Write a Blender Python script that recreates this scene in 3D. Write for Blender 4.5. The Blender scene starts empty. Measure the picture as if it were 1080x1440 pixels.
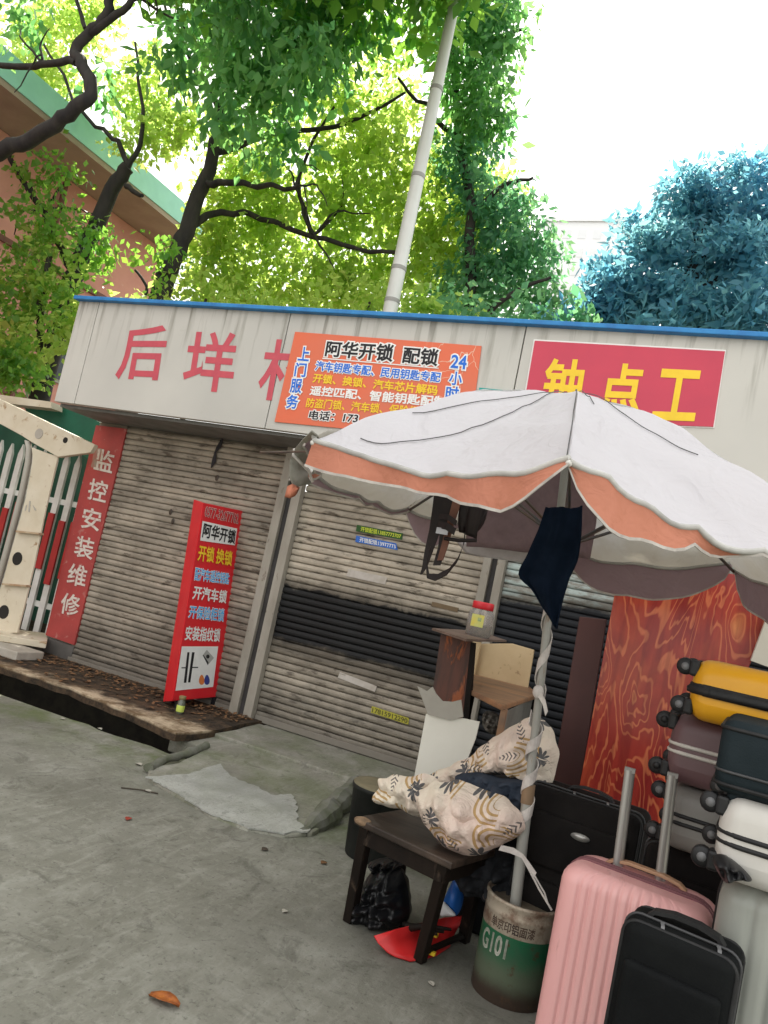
import bpy, bmesh, math, random
import numpy as np
from mathutils import Vector, Matrix, noise
random.seed(7); RNG = np.random.default_rng(7)
SC = bpy.context.scene; COL = SC.collection
R_ = math.radians

# ------------------------------------------------------------------ camera
F, CX, CY, CAMH = 1081.0, 540.0, 720.0, 1.40
_vu = np.array([2433.0, 11500.0, -F]); _vu /= np.linalg.norm(_vu)
_vl = np.array([-2418.0, 410.0, -F]); _vl -= _vu * (_vl @ _vu); _vl /= np.linalg.norm(_vl)
ROT = np.stack([-_vl, np.cross(_vu, -_vl), _vu])
cam = bpy.data.cameras.new('camera'); cam.sensor_fit = 'VERTICAL'; cam.sensor_height = 36.0
cam.lens = F / 1440.0 * 36.0; cam.clip_start = 0.05; cam.clip_end = 2000
camo = bpy.data.objects.new('camera', cam); COL.objects.link(camo)
camo.matrix_world = Matrix.Translation((0, 0, CAMH)) @ Matrix([list(r) for r in ROT]).to_4x4()
SC.camera = camo

# ------------------------------------------------------------------ light
SUN_AZ, SUN_EL = R_(-38), R_(52)          # azimuth from +Y towards +X
sdir = Vector((math.sin(SUN_AZ) * math.cos(SUN_EL), math.cos(SUN_AZ) * math.cos(SUN_EL), math.sin(SUN_EL)))
world = bpy.data.worlds.new('World'); SC.world = world; world.use_nodes = True
wn = world.node_tree; bg = wn.nodes['Background']
sky = wn.nodes.new('ShaderNodeTexSky'); sky.sky_type = 'NISHITA'; sky.sun_disc = False
sky.sun_elevation = SUN_EL; sky.sun_rotation = SUN_AZ; sky.dust_density = 4.0; sky.air_density = 1.0
cl = wn.nodes.new('ShaderNodeMix'); cl.data_type = 'RGBA'; cl.inputs[0].default_value = 0.78   # bright thin cloud
cl.inputs[7].default_value = (10.2, 10.1, 9.7, 1)
wn.links.new(sky.outputs[0], cl.inputs[6]); wn.links.new(cl.outputs[2], bg.inputs[0])
bg.inputs[1].default_value = 0.10
sun = bpy.data.lights.new('sun', 'SUN'); sun.energy = 5.0; sun.angle = R_(0.5); sun.color = (1.0, 0.94, 0.82)
suno = bpy.data.objects.new('sun', sun); COL.objects.link(suno)
suno.rotation_euler = sdir.to_track_quat('Z', 'Y').to_euler()
SC.view_settings.view_transform = 'Standard'; SC.view_settings.look = 'None'
SC.view_settings.exposure = 1.15; SC.view_settings.gamma = 1.0
SC.cycles.max_bounces = 6; SC.cycles.transparent_max_bounces = 8

# ------------------------------------------------------------------ rays: a pixel of the 1080x1440 photo -> a point on a known plane
def ray(px, py): return ROT @ np.array([px - CX, CY - py, -F])
def onY(px, py, Y):
    d = ray(px, py); t = Y / d[1]; return Vector((d[0] * t, Y, CAMH + d[2] * t))
def onZ(px, py, z=0.0):
    d = ray(px, py); t = (z - CAMH) / d[2]; return Vector((d[0] * t, d[1] * t, z))
def onP(px, py, a, b):                     # plane z = a + b*y
    d = ray(px, py); t = (a - CAMH) / (d[2] - b * d[1]); return Vector((d[0] * t, d[1] * t, CAMH + d[2] * t))

# ------------------------------------------------------------------ node helper
class G:
    def __init__(s, name):
        s.m = bpy.data.materials.new(name); s.m.use_nodes = True; s.t = s.m.node_tree
        s.b = s.t.nodes['Principled BSDF']; s.o = s.t.nodes['Material Output']; s._co = None
    def n(s, typ, **kw):
        nd = s.t.nodes.new(typ)
        for k, v in kw.items(): setattr(nd, k, v)
        return nd
    def set(s, sock, v):
        if isinstance(v, bpy.types.NodeSocket): s.t.links.new(v, sock)
        elif isinstance(v, (tuple, list)) and len(v) == 3 and sock.type == 'RGBA': sock.default_value = (*v, 1)
        else: sock.default_value = v
    def co(s, sc=(1, 1, 1), rot=(0, 0, 0), loc=(0, 0, 0)):
        if s._co is None: s._co = s.n('ShaderNodeTexCoord').outputs['Object']
        mp = s.n('ShaderNodeMapping'); s.set(mp.inputs[0], s._co)
        mp.inputs[1].default_value = loc; mp.inputs[2].default_value = rot; mp.inputs[3].default_value = sc
        return mp.outputs[0]
    def noise(s, scale, detail=5, rough=.55, dist=0., co=None, out=0):
        nd = s.n('ShaderNodeTexNoise'); s.set(nd.inputs['Vector'], co if co is not None else s.co())
        nd.inputs['Scale'].default_value = scale; nd.inputs['Detail'].default_value = detail
        nd.inputs['Roughness'].default_value = rough; nd.inputs['Distortion'].default_value = dist
        return nd.outputs[out]
    def ramp(s, fac, stops, interp='LINEAR'):
        nd = s.n('ShaderNodeValToRGB'); s.set(nd.inputs[0], fac); cr = nd.color_ramp; cr.interpolation = interp
        while len(cr.elements) < len(stops): cr.elements.new(0.5)
        for e, (p, c) in zip(cr.elements, stops):
            e.position = p; e.color = (*c, 1) if isinstance(c, (tuple, list)) else (c, c, c, 1)
        return nd.outputs[0]
    def mix(s, f, a, b, mode='MIX'):
        nd = s.n('ShaderNodeMix', data_type='RGBA', blend_type=mode)
        s.set(nd.inputs[0], f); s.set(nd.inputs[6], a); s.set(nd.inputs[7], b); return nd.outputs[2]
    def math(s, op, a, b=0.0, c=0.0, clamp=False):
        nd = s.n('ShaderNodeMath', operation=op, use_clamp=clamp)
        s.set(nd.inputs[0], a); s.set(nd.inputs[1], b); s.set(nd.inputs[2], c); return nd.outputs[0]
    def xyz(s, v=None):
        nd = s.n('ShaderNodeSeparateXYZ'); s.set(nd.inputs[0], v if v is not None else s.co()); return nd.outputs
    def step(s, v, lo, hi):
        nd = s.n('ShaderNodeMapRange', interpolation_type='SMOOTHSTEP'); s.set(nd.inputs[0], v)
        nd.inputs[1].default_value = lo; nd.inputs[2].default_value = hi; return nd.outputs[0]
    def bump(s, h, strength=.3, dist=.01):
        nd = s.n('ShaderNodeBump'); nd.inputs['Strength'].default_value = strength; nd.inputs['Distance'].default_value = dist
        s.set(nd.inputs['Height'], h); s.t.links.new(nd.outputs[0], s.b.inputs['Normal'])
    def out(s, col, rough=.7, metal=0., spec=.4):
        s.set(s.b.inputs['Base Color'], col); s.set(s.b.inputs['Roughness'], rough)
        s.b.inputs['Metallic'].default_value = metal; s.b.inputs['Specular IOR Level'].default_value = spec
        return s.m
    def translucent(s, col, amount):
        tr = s.n('ShaderNodeBsdfTranslucent'); s.set(tr.inputs[0], col)
        mx = s.n('ShaderNodeMixShader'); mx.inputs[0].default_value = amount
        s.t.links.new(s.b.outputs[0], mx.inputs[1]); s.t.links.new(tr.outputs[0], mx.inputs[2])
        s.t.links.new(mx.outputs[0], s.o.inputs[0]); return s.m

MC = {}
def basic(name, c1, c2=None, scale=6, rough=.7, bump=.15, stretch=(1, 1, 1), lo=.35, hi=.68, c3=None, metal=0., spec=.4, bs=None, detail=6):
    """surface of one kind with blotches of a second colour and worn specks of a third"""
    if name in MC: return MC[name]
    g = G(name); c2 = c2 or tuple(x * .72 for x in c1)
    co = g.co(stretch); f = g.ramp(g.noise(scale, detail, .6, co=co), [(lo, 0.), (hi, 1.)])
    col = g.mix(f, c1, c2)
    if c3: col = g.mix(g.ramp(g.noise(scale * 3.1, 7, .65, .4, co=co), [(.60, 0.), (.70, 1.)]), col, c3)
    if bump: g.bump(g.noise(bs or scale * 6, 5, .6, co=co), bump, .004)
    MC[name] = g.out(col, rough, metal, spec); return MC[name]

# ------------------------------------------------------------------ mesh helper
class MB:
    def __init__(s): s.v = []; s.f = []; s.sm = []
    def add(s, vs, fs, smooth=False):
        o = len(s.v); s.v += [Vector(p) for p in vs]; s.f += [tuple(i + o for i in f) for f in fs]; s.sm += [smooth] * len(fs); return s
    def box(s, c, size, rot=None):
        c = Vector(c); h = Vector(size) / 2; vs = []
        for x, y, z in ((-1, -1, -1), (1, -1, -1), (1, 1, -1), (-1, 1, -1), (-1, -1, 1), (1, -1, 1), (1, 1, 1), (-1, 1, 1)):
            p = Vector((x * h.x, y * h.y, z * h.z)); vs.append(c + (rot @ p if rot else p))
        return s.add(vs, [(0, 3, 2, 1), (4, 5, 6, 7), (0, 1, 5, 4), (1, 2, 6, 5), (2, 3, 7, 6), (3, 0, 4, 7)])
    def hexa(s, v8): return s.add(v8, [(0, 3, 2, 1), (4, 5, 6, 7), (0, 1, 5, 4), (1, 2, 6, 5), (2, 3, 7, 6), (3, 0, 4, 7)])
    def prism(s, pts, off):
        n = len(pts); off = Vector(off); pts = [Vector(p) for p in pts]
        return s.add(pts + [p + off for p in pts], [tuple(range(n)), tuple(range(2 * n - 1, n - 1, -1))] + [(i, n + i, n + (i + 1) % n, (i + 1) % n) for i in range(n)])
    def tube(s, path, r, n=8, smooth=True, sx=1.0):
        path = [Vector(p) for p in path]; k = len(path); rs = r if isinstance(r, (list, tuple)) else [r] * k
        vs = []; fs = []; u = None
        for i, p in enumerate(path):
            d = (path[min(i + 1, k - 1)] - path[max(i - 1, 0)]).normalized()
            if u is None: u = d.orthogonal().normalized()
            u = (u - d * u.dot(d)).normalized(); w = d.cross(u)
            for j in range(n):
                a = 2 * math.pi * j / n; vs.append(p + (u * math.cos(a) * sx + w * math.sin(a)) * rs[i])
        for i in range(k - 1):
            for j in range(n): fs.append((i * n + j, i * n + (j + 1) % n, (i + 1) * n + (j + 1) % n, (i + 1) * n + j))
        s.add(vs, fs, smooth); return s.add(vs[:n] + vs[-n:], [tuple(range(n - 1, -1, -1)), tuple(range(n, 2 * n))])
    def ribbon(s, path, wdir, w, th=.003):
        path = [Vector(p) for p in path]; ws = w if isinstance(w, (list, tuple)) else [w] * len(path)
        wdir = Vector(wdir); a = []; k = len(path)
        for i, p in enumerate(path):
            d = (path[min(i + 1, k - 1)] - path[max(i - 1, 0)]).normalized(); nn = d.cross(wdir).normalized() * th / 2
            a += [p - wdir * ws[i] / 2 - nn, p + wdir * ws[i] / 2 - nn, p + wdir * ws[i] / 2 + nn, p - wdir * ws[i] / 2 + nn]
        fs = [(i * 4 + j, i * 4 + (j + 1) % 4, i * 4 + 4 + (j + 1) % 4, i * 4 + 4 + j) for i in range(k - 1) for j in range(4)]
        return s.add(a, fs + [(3, 2, 1, 0), tuple(k * 4 - 4 + j for j in range(4))])
    def lathe(s, prof, c, n=28, smooth=True):
        c = Vector(c); vs = []; fs = []; k = len(prof)
        for r, z in prof:
            for j in range(n): a = 2 * math.pi * j / n; vs.append(c + Vector((r * math.cos(a), r * math.sin(a), z)))
        for i in range(k - 1):
            for j in range(n): fs.append((i * n + j, i * n + (j + 1) % n, (i + 1) * n + (j + 1) % n, (i + 1) * n + j))
        s.add(vs, fs, smooth); return s.add(vs[:n] + vs[-n:], [tuple(range(n - 1, -1, -1)), tuple(range(n, 2 * n))])
    def grid(s, P, smooth=True, flip=False):
        r = len(P); c = len(P[0]); vs = [p for row in P for p in row]
        fs = [(i * c + j, i * c + j + 1, (i + 1) * c + j + 1, (i + 1) * c + j) for i in range(r - 1) for j in range(c - 1)]
        return s.add(vs, [f[::-1] for f in fs] if flip else fs, smooth)
    def ball(s, c, r, n=10, m=7, sc=(1, 1, 1)):
        c = Vector(c); P = []
        for i in range(m + 1):
            t = math.pi * i / m
            P.append([c + Vector((r * sc[0] * math.sin(t) * math.cos(2 * math.pi * j / n), r * sc[1] * math.sin(t) * math.sin(2 * math.pi * j / n), r * sc[2] * math.cos(t))) for j in range(n + 1)])
        return s.grid(P, True, True)
    def xf(s, M):
        s.v = [M @ p for p in s.v]; return s

def mesh_obj(name, mb, mat, base=Vector((0, 0, 0)), bevel=0., solid=0.):
    me = bpy.data.meshes.new(name); b = Vector(base)
    me.from_pydata([tuple(p - b) for p in mb.v], [], mb.f); me.polygons.foreach_set('use_smooth', mb.sm)
    me.materials.append(mat); me.update()
    o = bpy.data.objects.new(name, me); COL.objects.link(o)
    if solid: md = o.modifiers.new('solid', 'SOLIDIFY'); md.thickness = solid; md.offset = 0
    if bevel: md = o.modifiers.new('bevel', 'BEVEL'); md.width = bevel; md.segments = 2; md.limit_method = 'ANGLE'; md.angle_limit = R_(40)
    return o
def thing(name, label, cat, loc=(0, 0, 0), group=None):
    o = bpy.data.objects.new(name, None); COL.objects.link(o); o.location = loc; o.empty_display_size = .1
    o['label'] = label; o['category'] = cat
    if group: o['group'] = group
    return o
def base_of(p):
    b = Vector(p.location)
    while p.parent: p = p.parent; b += Vector(p.location)
    return b
def part(name, mb, mat, parent, label=None, **kw):
    o = mesh_obj(name, mb, mat, base_of(parent), **kw); o.parent = parent
    if label: o['label'] = label
    return o
def single(name, mb, mat, label, cat, loc=None, group=None, **kw):
    if loc is None:
        xs = [p.x for p in mb.v]; ys = [p.y for p in mb.v]; zs = [p.z for p in mb.v]
        loc = Vector(((min(xs) + max(xs)) / 2, (min(ys) + max(ys)) / 2, min(zs)))
    o = mesh_obj(name, mb, mat, loc, **kw); o.location = loc; o['label'] = label; o['category'] = cat
    if group: o['group'] = group
    return o
def structure(name, mb, mat, **kw):
    o = mesh_obj(name, mb, mat, **kw); o['kind'] = 'structure'; return o

# ------------------------------------------------------------------ lettering
_tc = {}
def glyphs(txt, offset, vertical=False):
    key = (txt, offset)
    if key not in _tc:
        c = bpy.data.curves.new('t', 'FONT'); c.body = txt; c.bevel_depth = offset * .8; c.bevel_resolution = 0; c.resolution_u = 3
        o = bpy.data.objects.new('t', c); COL.objects.link(o); bpy.context.view_layer.update()
        m = bpy.data.meshes.new_from_object(o.evaluated_get(bpy.context.evaluated_depsgraph_get()))
        vs = [v.co.copy() for v in m.vertices]; fs = [tuple(p.vertices) for p in m.polygons]
        bpy.data.objects.remove(o); bpy.data.curves.remove(c); bpy.data.meshes.remove(m)
        _tc[key] = (vs, fs)
    return _tc[key]
def lettering(txt, quad, mat, parent, lift=.002, offset=.028, name='lettering', pad=0.0, warp=None):
    """quad: TL, TR, BR, BL of the inked box in the world; bilinear fit"""
    vs, fs = glyphs(txt, offset)
    v0, _ = glyphs(txt, 0.0)
    x0 = min(p.x for p in v0); x1 = max(p.x for p in v0); y0 = min(p.y for p in v0); y1 = max(p.y for p in v0)
    TL, TR, BR, BL = [Vector(q) for q in quad]; nrm = (BR - BL).cross(TL - BL).normalized()
    if nrm.y > 0 and not warp: nrm = -nrm
    mb = MB(); out = []
    for p in vs:
        u = (p.x - x0) / (x1 - x0); v = (p.y - y0) / (y1 - y0)
        q = (BL * (1 - u) + BR * u) * (1 - v) + (TL * (1 - u) + TR * u) * v + nrm * (lift + p.z * .012)
        out.append(warp(u, v) if warp else q)
    mb.add(out, fs)
    return part(name, mb, mat, parent)
def tq(pts, fn): return [fn(*p) for p in pts]
def pxline(l, r, h, fn):
    """quad from the left and right baseline pixels and a height in pixels; up follows the local vertical"""
    up = lambda p: ((2433 - (p[0] - 540)) / 11700., -1.)
    ul, ur = up(l), up(r)
    return [fn(l[0] + ul[0] * h, l[1] + ul[1] * h), fn(r[0] + ur[0] * h, r[1] + ur[1] * h), fn(*r), fn(*l)]
def outlined(txt, quad, mat, back, parent, lift=.003, o1=.03, o2=.13):
    lettering(txt, quad, back, parent, lift, o2, name='letter_outline'); lettering(txt, quad, mat, parent, lift + .002, o1)

def paint(name, c, rough=.55): return basic(name, c, tuple(x * .86 for x in c), 9, rough, .03, lo=.4, hi=.8)
BLACKP = paint('black print', (.007, .007, .010)); WHITEP = paint('white print', (.82, .82, .80)); BLUEP = paint('blue print', (.012, .15, .66))
CYANP = paint('cyan print', (.03, .40, .85)); YELP = paint('yellow print', (.86, .58, .03)); REDP = paint('faded red paint', (.62, .10, .12))
# ================================================================== SETTING
W = 5.586            # shutter plane
FY = 4.986           # face of the sign fascia
GF, GB = 4.40, 4.70  # gutter front (road edge) and back (ledge edge)

def concrete(name, a, b, light, moss_y=None, sc=1.0, ma=.75):
    g = G(name); base = g.ramp(g.noise(1.3 * sc, 7, .62), [(.30, a), (.52, b), (.72, light)])
    scr = g.noise(7 * sc, 9, .72, .8, co=g.co((2.1, .55, 1), (0, 0, R_(8)), (1, 2, 0)))
    col = g.mix(g.ramp(scr, [(.48, 0.), (.70, .62)]), base, light)
    col = g.mix(g.ramp(g.noise(3.4 * sc, 8, .7, 1.5, co=g.co(loc=(7, 3, 1))), [(.55, 0.), (.63, .55)]), col, tuple(x * .58 for x in a))
    col = g.mix(g.ramp(g.noise(17 * sc, 8, .8, .5), [(.52, 0.), (.62, .42)]), col, light)
    col = g.mix(g.ramp(g.noise(38 * sc, 6, .7), [(.56, 0.), (.68, .7)]), col, tuple(x * .45 for x in a))
    col = g.mix(g.ramp(g.noise(.55, 4, .6, co=g.co(loc=(3, 1, 0))), [(.45, 0.), (.62, .65)]), col, tuple(x * .62 for x in a))
    if moss_y:
        y = g.xyz()[1]; m = g.math('MULTIPLY', g.step(y, moss_y - .9, moss_y + .05), g.ramp(g.noise(3.2, 6, .65), [(.40, 0.), (.62, 1.)]))
        col = g.mix(g.math('MULTIPLY', m, ma), col, (.085, .12, .028))
    h = g.math('ADD', g.noise(60 * sc, 6, .7), g.math('MULTIPLY', scr, .8)); g.bump(h, .55, .006)
    return g.out(col, .82, 0, .35)
ROAD = concrete('worn concrete', (.165, .162, .130), (.218, .215, .180), (.35, .347, .305), GF)
RAMP = concrete('ramp concrete', (.20, .195, .155), (.27, .26, .22), (.40, .39, .345), 3.7, 1.7, .38)
PATCH = concrete('pale cement', (.33, .335, .305), (.42, .425, .39), (.56, .565, .53), 4.1, 2.4, .22)
g = G('dirty ledge concrete'); y_ = g.math('ADD', g.xyz()[1], g.math('MULTIPLY', g.math('SUBTRACT', g.noise(2.6, 6, .7), .5), .9)); m_ = g.math('MULTIPLY', g.step(y_, 4.90, 4.68), g.step(g.xyz()[2], .098, .116))
cl_ = g.mix(g.ramp(g.noise(6, 7, .7), [(.42, 0.), (.60, 1.)]), (.17, .115, .065), (.50, .40, .28)); dk_ = g.mix(g.ramp(g.noise(9, 7, .7), [(.40, 0.), (.66, 1.)]), (.026, .020, .014), (.10, .065, .038))
g.bump(g.noise(34, 7, .7), .7, .008); LEDGE = g.out(g.mix(m_, dk_, cl_), .85, 0, .3)
DIRT = basic('wet black silt', (.022, .021, .016), (.05, .045, .03), 12, .6, .4)

structure('ground', MB().add([(-400, -400, -.32), (400, -400, -.32), (400, 400, -.32), (-400, 400, -.32)], [(0, 1, 2, 3)]), DIRT)
# road slab with a broken edge along the gutter
edge = []; x = -40.0
while x < 40:
    edge.append(Vector((x, GF + random.uniform(-.03, .03) + (.10 if x > -2.9 else 0), 0))); x += .14 if -7 < x < 3 else 3
mb = MB(); top = [Vector((40, -40, 0)), ] + edge[::-1] + [Vector((-40, -40, 0))]
mb.prism([p for p in top[::-1]], (0, 0, -.32)); structure('road', mb, ROAD)
# shop-front ledge above the gutter
le = []; x = -9.0
while x <= -3.15:
    yy = 4.71 if x < -4.4 else 4.71 - (x + 4.4) * .165
    le.append(Vector((x, yy + random.uniform(-.018, .014), .12 + random.uniform(-.004, .004)))); x += .11
mb = MB(); mb.prism(le + [Vector((-3.13, 4.62, .12)), Vector((-3.10, 4.9, .12)), Vector((-3.14, 5.3, .12)), Vector((-3.12, 8.6, .12)), Vector((-9, 8.6, .12))], (0, 0, -.06)); structure('shop_ledge', mb, LEDGE)
structure('ledge_footing', MB().box((-2.5, 6.94, -.14), (13, 3.3, .37)), DIRT)
structure('doorstep', MB().box((.44, 6.72, .035), (7.1, 3.7, .125)), RAMP, bevel=.01)
structure('yard_ground', MB().add([(-40, 8.6, .02), (40, 8.6, .02), (40, 60, .02), (-40, 60, .02)], [(0, 1, 2, 3)]).add([(-40, 4.75, .03), (-9, 4.75, .03), (-9, 8.6, .03), (-40, 8.6, .03)], [(0, 1, 2, 3)]), basic('packed earth', (.10, .08, .05), (.06, .07, .03), 2, .9))

# ramp bridging the gutter (one moulded concrete slab)
RA, RB = -.159, .0470
def rp(px, py, dz=0.0):
    p = onP(px, py, RA + dz, RB); return p
rpx = [(206, 1090), (212, 1078), (250, 1072), (290, 1052), (240, 1032), (262, 1022), (341, 1008), (400, 1030), (460, 1047), (520, 1065), (583, 1085), (600, 1110), (548, 1112), (497, 1106), (486, 1130), (470, 1150), (440, 1170), (400, 1174), (350, 1166), (300, 1148), (262, 1126), (232, 1108)]
def smooth_poly(P, fn, n=5, jit=.006):
    out = []
    for i in range(len(P)):
        a, b = fn(*P[i]), fn(*P[(i + 1) % len(P)])
        for k in range(n):
            q = a.lerp(b, k / n); out.append(q + Vector((random.uniform(-jit, jit), random.uniform(-jit, jit), 0)))
    return out
mb = MB(); mb.prism(smooth_poly(rpx, rp)[::-1], (0, 0, -.12)); structure('concrete_ramp', mb, RAMP, bevel=.012)
def limb_path(P, k): return [P[i].lerp(P[i + 1], j / k) for i in range(len(P) - 1) for j in range(k)] + [P[-1]]
# raised lip along the gutter end of the ramp, and the broken stub at its right corner
mb = MB(); P = [rp(208, 1082), rp(232, 1070), rp(262, 1062), rp(291, 1050)]
P = limb_path(P, 7); mb.tube([p + Vector((0, 0, .005)) for p in P], [.026 + .014 * abs(noise.noise(p * 5)) for p in P], 9)
P = limb_path([rp(425, 1168) - Vector((0, 0, .02)), rp(455, 1152), rp(478, 1128), rp(500, 1106)], 8); mb.tube(P, [.02 + .05 * min(1, i / 8) + .02 * noise.noise(p * 11) for i, p in enumerate(P)], 9, False); mb.v = [p + Vector((noise.noise(p * 14), noise.noise(p * 14 + Vector((5, 0, 0))), .7 * noise.noise(p * 14 + Vector((0, 7, 0))))) * .014 for p in mb.v]; structure('ramp_lip', mb, basic('dark mossy concrete', (.17, .17, .145), (.09, .10, .06), 9, .9, .9))
ppx = [(208, 1092), (262, 1088), (312, 1073), (322, 1090), (345, 1100), (365, 1107), (382, 1118), (410, 1117), (420, 1135), (418, 1155), (438, 1167), (400, 1171), (350, 1163), (300, 1145), (262, 1123), (234, 1106)]
mb = MB(); mb.prism(smooth_poly(ppx, lambda a, b: rp(a, b, .009), 6, .012)[::-1], (0, 0, -.008)); structure('cement_patch', mb, PATCH)

# ================================================================== SHOP
shop = thing('shop_building', 'low locksmith shop with wide grey sign fascia over brown roller shutters', 'building', (-2, W, .12))
def fascia_mat():
    g = G('weathered fascia panel'); co = g.co()
    st = g.ramp(g.noise(5, 6, .6, co=g.co((2.2, 1, .18))), [(.52, 0.), (.72, 1.)])
    z = g.xyz()[2]; st = g.math('MULTIPLY', st, g.step(z, 2.5, 3.2))
    col = g.mix(g.ramp(g.noise(1.1, 4, .5), [(.35, 0.), (.7, 1.)]), (.56, .545, .50), (.47, .46, .425))
    col = g.mix(g.math('MULTIPLY', st, .8), col, (.19, .18, .14))
    thin = g.ramp(g.noise(16, 3, .5, co=g.co((1.0, 1, .05), loc=(2, 0, 0))), [(.62, 0.), (.70, .7)])
    col = g.mix(g.math('MULTIPLY', thin, g.step(z, 2.65, 3.25)), col, (.16, .15, .12))
    col = g.mix(g.ramp(g.noise(7, 6, .7), [(.64, 0.), (.76, .45)]), col, (.33, .32, .25)); return g.out(col, .5, 0, .4)
FASC = fascia_mat()
jt = [-5.6, onY(140, 425, FY).x, onY(409, 440, FY).x, onY(740, 460, FY).x, 1.6, 3.1, 3.9]
ZB, ZT = 2.39, 3.345
for a, b in zip(jt[:-1], jt[1:]):
    part('fascia_panel', MB().box(((a + b) / 2, FY + .03, (ZB + ZT) / 2), (b - a - .008, .06, ZT - ZB)), FASC, shop, bevel=.004)
part('fascia_backing', MB().box((-.85, FY + .07, (ZB + ZT) / 2), (9.48, .018, ZT - ZB - .01)), paint('dark gap', (.03, .03, .03)), shop)
part('soffit', MB().box((-.85, (FY + .08 + W + .02) / 2, ZB - .012), (9.5, W - FY - .06, .03)), basic('grey soffit', (.20, .20, .19), (.13, .13, .12), 5, .7), shop)
part('roof', MB().box((-.85, 6.9, ZT - .05), (9.5, 3.7, .08)), basic('roof felt', (.12, .12, .12)), shop)
part('roof_trim', MB().box((-.85, FY - .012, ZT + .004), (9.54, .09, .034)), basic('blue roof trim', (.02, .16, .42), (.03, .24, .55), 8, .5), shop, bevel=.005)
wallm = basic('grubby render', (.24, .22, .18), (.14, .12, .09), 3, .9, .3)
part('wall', MB().box((-5.45, 7.2, 1.24), (.28, 3.1, 2.24)).box((3.75, 7.2, 1.24), (.28, 3.1, 2.24)).box((-.85, 8.7, 1.24), (9.4, .12, 2.24)).box((-5.44, W + .06, 1.24), (.34, .12, 2.24)), wallm, shop)
part('lintel', MB().box((-.85, W + .10, 2.36), (8.9, .14, .06)), wallm, shop)

PITCH = .054
def slats_mat(name, a, b, dark=None, zlo=0, zhi=0, slope=0., pale=None, x0=0):
    g = G(name); x, y, z = g.xyz(); z0 = g.math('ADD', z, .12)
    sl = g.math('FLOOR', g.math('DIVIDE', z0, PITCH))
    wn_ = g.n('ShaderNodeTexWhiteNoise', noise_dimensions='1D'); g.set(wn_.inputs['W'], sl)
    col = g.mix(wn_.outputs[0], a, b)
    col = g.mix(g.ramp(g.noise(2.4, 6, .65, co=g.co((1, 1, 1.6))), [(.40, 0.), (.62, .85)]), col, tuple(t * .45 for t in a))
    col = g.mix(g.ramp(g.noise(7, 7, .7, co=g.co((.7, 1, 2.5))), [(.55, 0.), (.64, .8)]), col, (.06, .045, .03))
    if pale: col = g.mix(g.ramp(g.noise(6, 6, .7, co=g.co((.8, 1, 3))), [(.46, 0.), (.56, .85)]), col, pale)
    rag = g.noise(14, 5, .7, co=g.co((1, 1, 2)))
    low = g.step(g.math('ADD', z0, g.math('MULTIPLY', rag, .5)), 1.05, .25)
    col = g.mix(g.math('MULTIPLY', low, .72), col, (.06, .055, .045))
    if dark:
        zz = g.math('ADD', g.math('ADD', z0, g.math('MULTIPLY', g.math('SUBTRACT', g.noise(3.2, 7, .75, .6, co=g.co((1, 1, 1.4))), .5), .20)), g.math('MULTIPLY', x, slope))
        m = g.math('MULTIPLY', g.step(zz, zlo - .04, zlo + .02), g.step(zz, zhi + .02, zhi - .01))
        soot = g.math('MULTIPLY', g.math('MULTIPLY', g.step(zz, zlo - .34, zlo), g.step(zz, zhi + .13, zhi)), .85)
        col = g.mix(soot, col, (.055, .045, .033)); col = g.mix(m, col, dark)
    g.bump(rag, .25, .004); return g.out(col, .6, .15, .4)
def shutter(name, x0, x1, mat, z1=2.40, bottom=.135):
    n = int((z1 - bottom) / PITCH); prof = [(.012, 0), (-.009, .0025), (-.015, .011), (-.017, .025), (-.015, .039), (-.010, .0485), (.012, .0515)]
    P = []
    for i in range(n):
        dy = random.uniform(-.003, .003)
        for a, b in prof:
            z = bottom + i * PITCH + b
            P.append([Vector((x0 + (x1 - x0) * k / 16, W + a + dy + .012 * max(0, noise.noise(Vector((k * .55 + x0 * 3, i * .16, 1)))) + .004 * math.sin(k * 1.3 + i * .23), z)) for k in range(17)])
    sh = part(name, MB().grid(P, False), mat, shop)
    bb = part('bottom_bar', MB().box(((x0 + x1) / 2, W - .004, bottom - .006), (x1 - x0, .035, .05)), paint('shutter bar', (.20, .18, .15)), shop, bevel=.004)
    return sh
xd = dict(a=-3.44, b=-3.22, c=onY(686, 787, W).x - .015, d=onY(713, 787, W).x + .01)
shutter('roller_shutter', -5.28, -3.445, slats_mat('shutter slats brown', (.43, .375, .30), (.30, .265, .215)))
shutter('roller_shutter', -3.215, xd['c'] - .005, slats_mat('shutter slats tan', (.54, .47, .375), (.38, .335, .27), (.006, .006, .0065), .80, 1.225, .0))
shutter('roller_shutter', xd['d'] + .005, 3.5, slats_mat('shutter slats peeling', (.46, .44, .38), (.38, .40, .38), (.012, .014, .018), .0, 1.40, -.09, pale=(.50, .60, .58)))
RAIL = basic('shutter rail steel', (.36, .33, .28), (.25, .225, .185), 5, .55, .2, (1, 1, .4), c3=(.10, .06, .035))
def divider(xl, xr):
    w = (xr - xl) * .36
    for xa in (xl + w / 2, xr - w / 2): part('guide_rail', MB().box((xa, W - .035, 1.24), (w, .07, 2.26)), RAIL, shop, bevel=.004)
    part('rail_gap', MB().box(((xl + xr) / 2, W - .005, 1.24), (xr - xl - 2 * w - .004, .06, 2.26)), basic('dark rail slot', (.05, .045, .045), (.025, .022, .02)), shop)
divider(xd['a'], xd['b']); divider(xd['c'], xd['d'])
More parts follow.
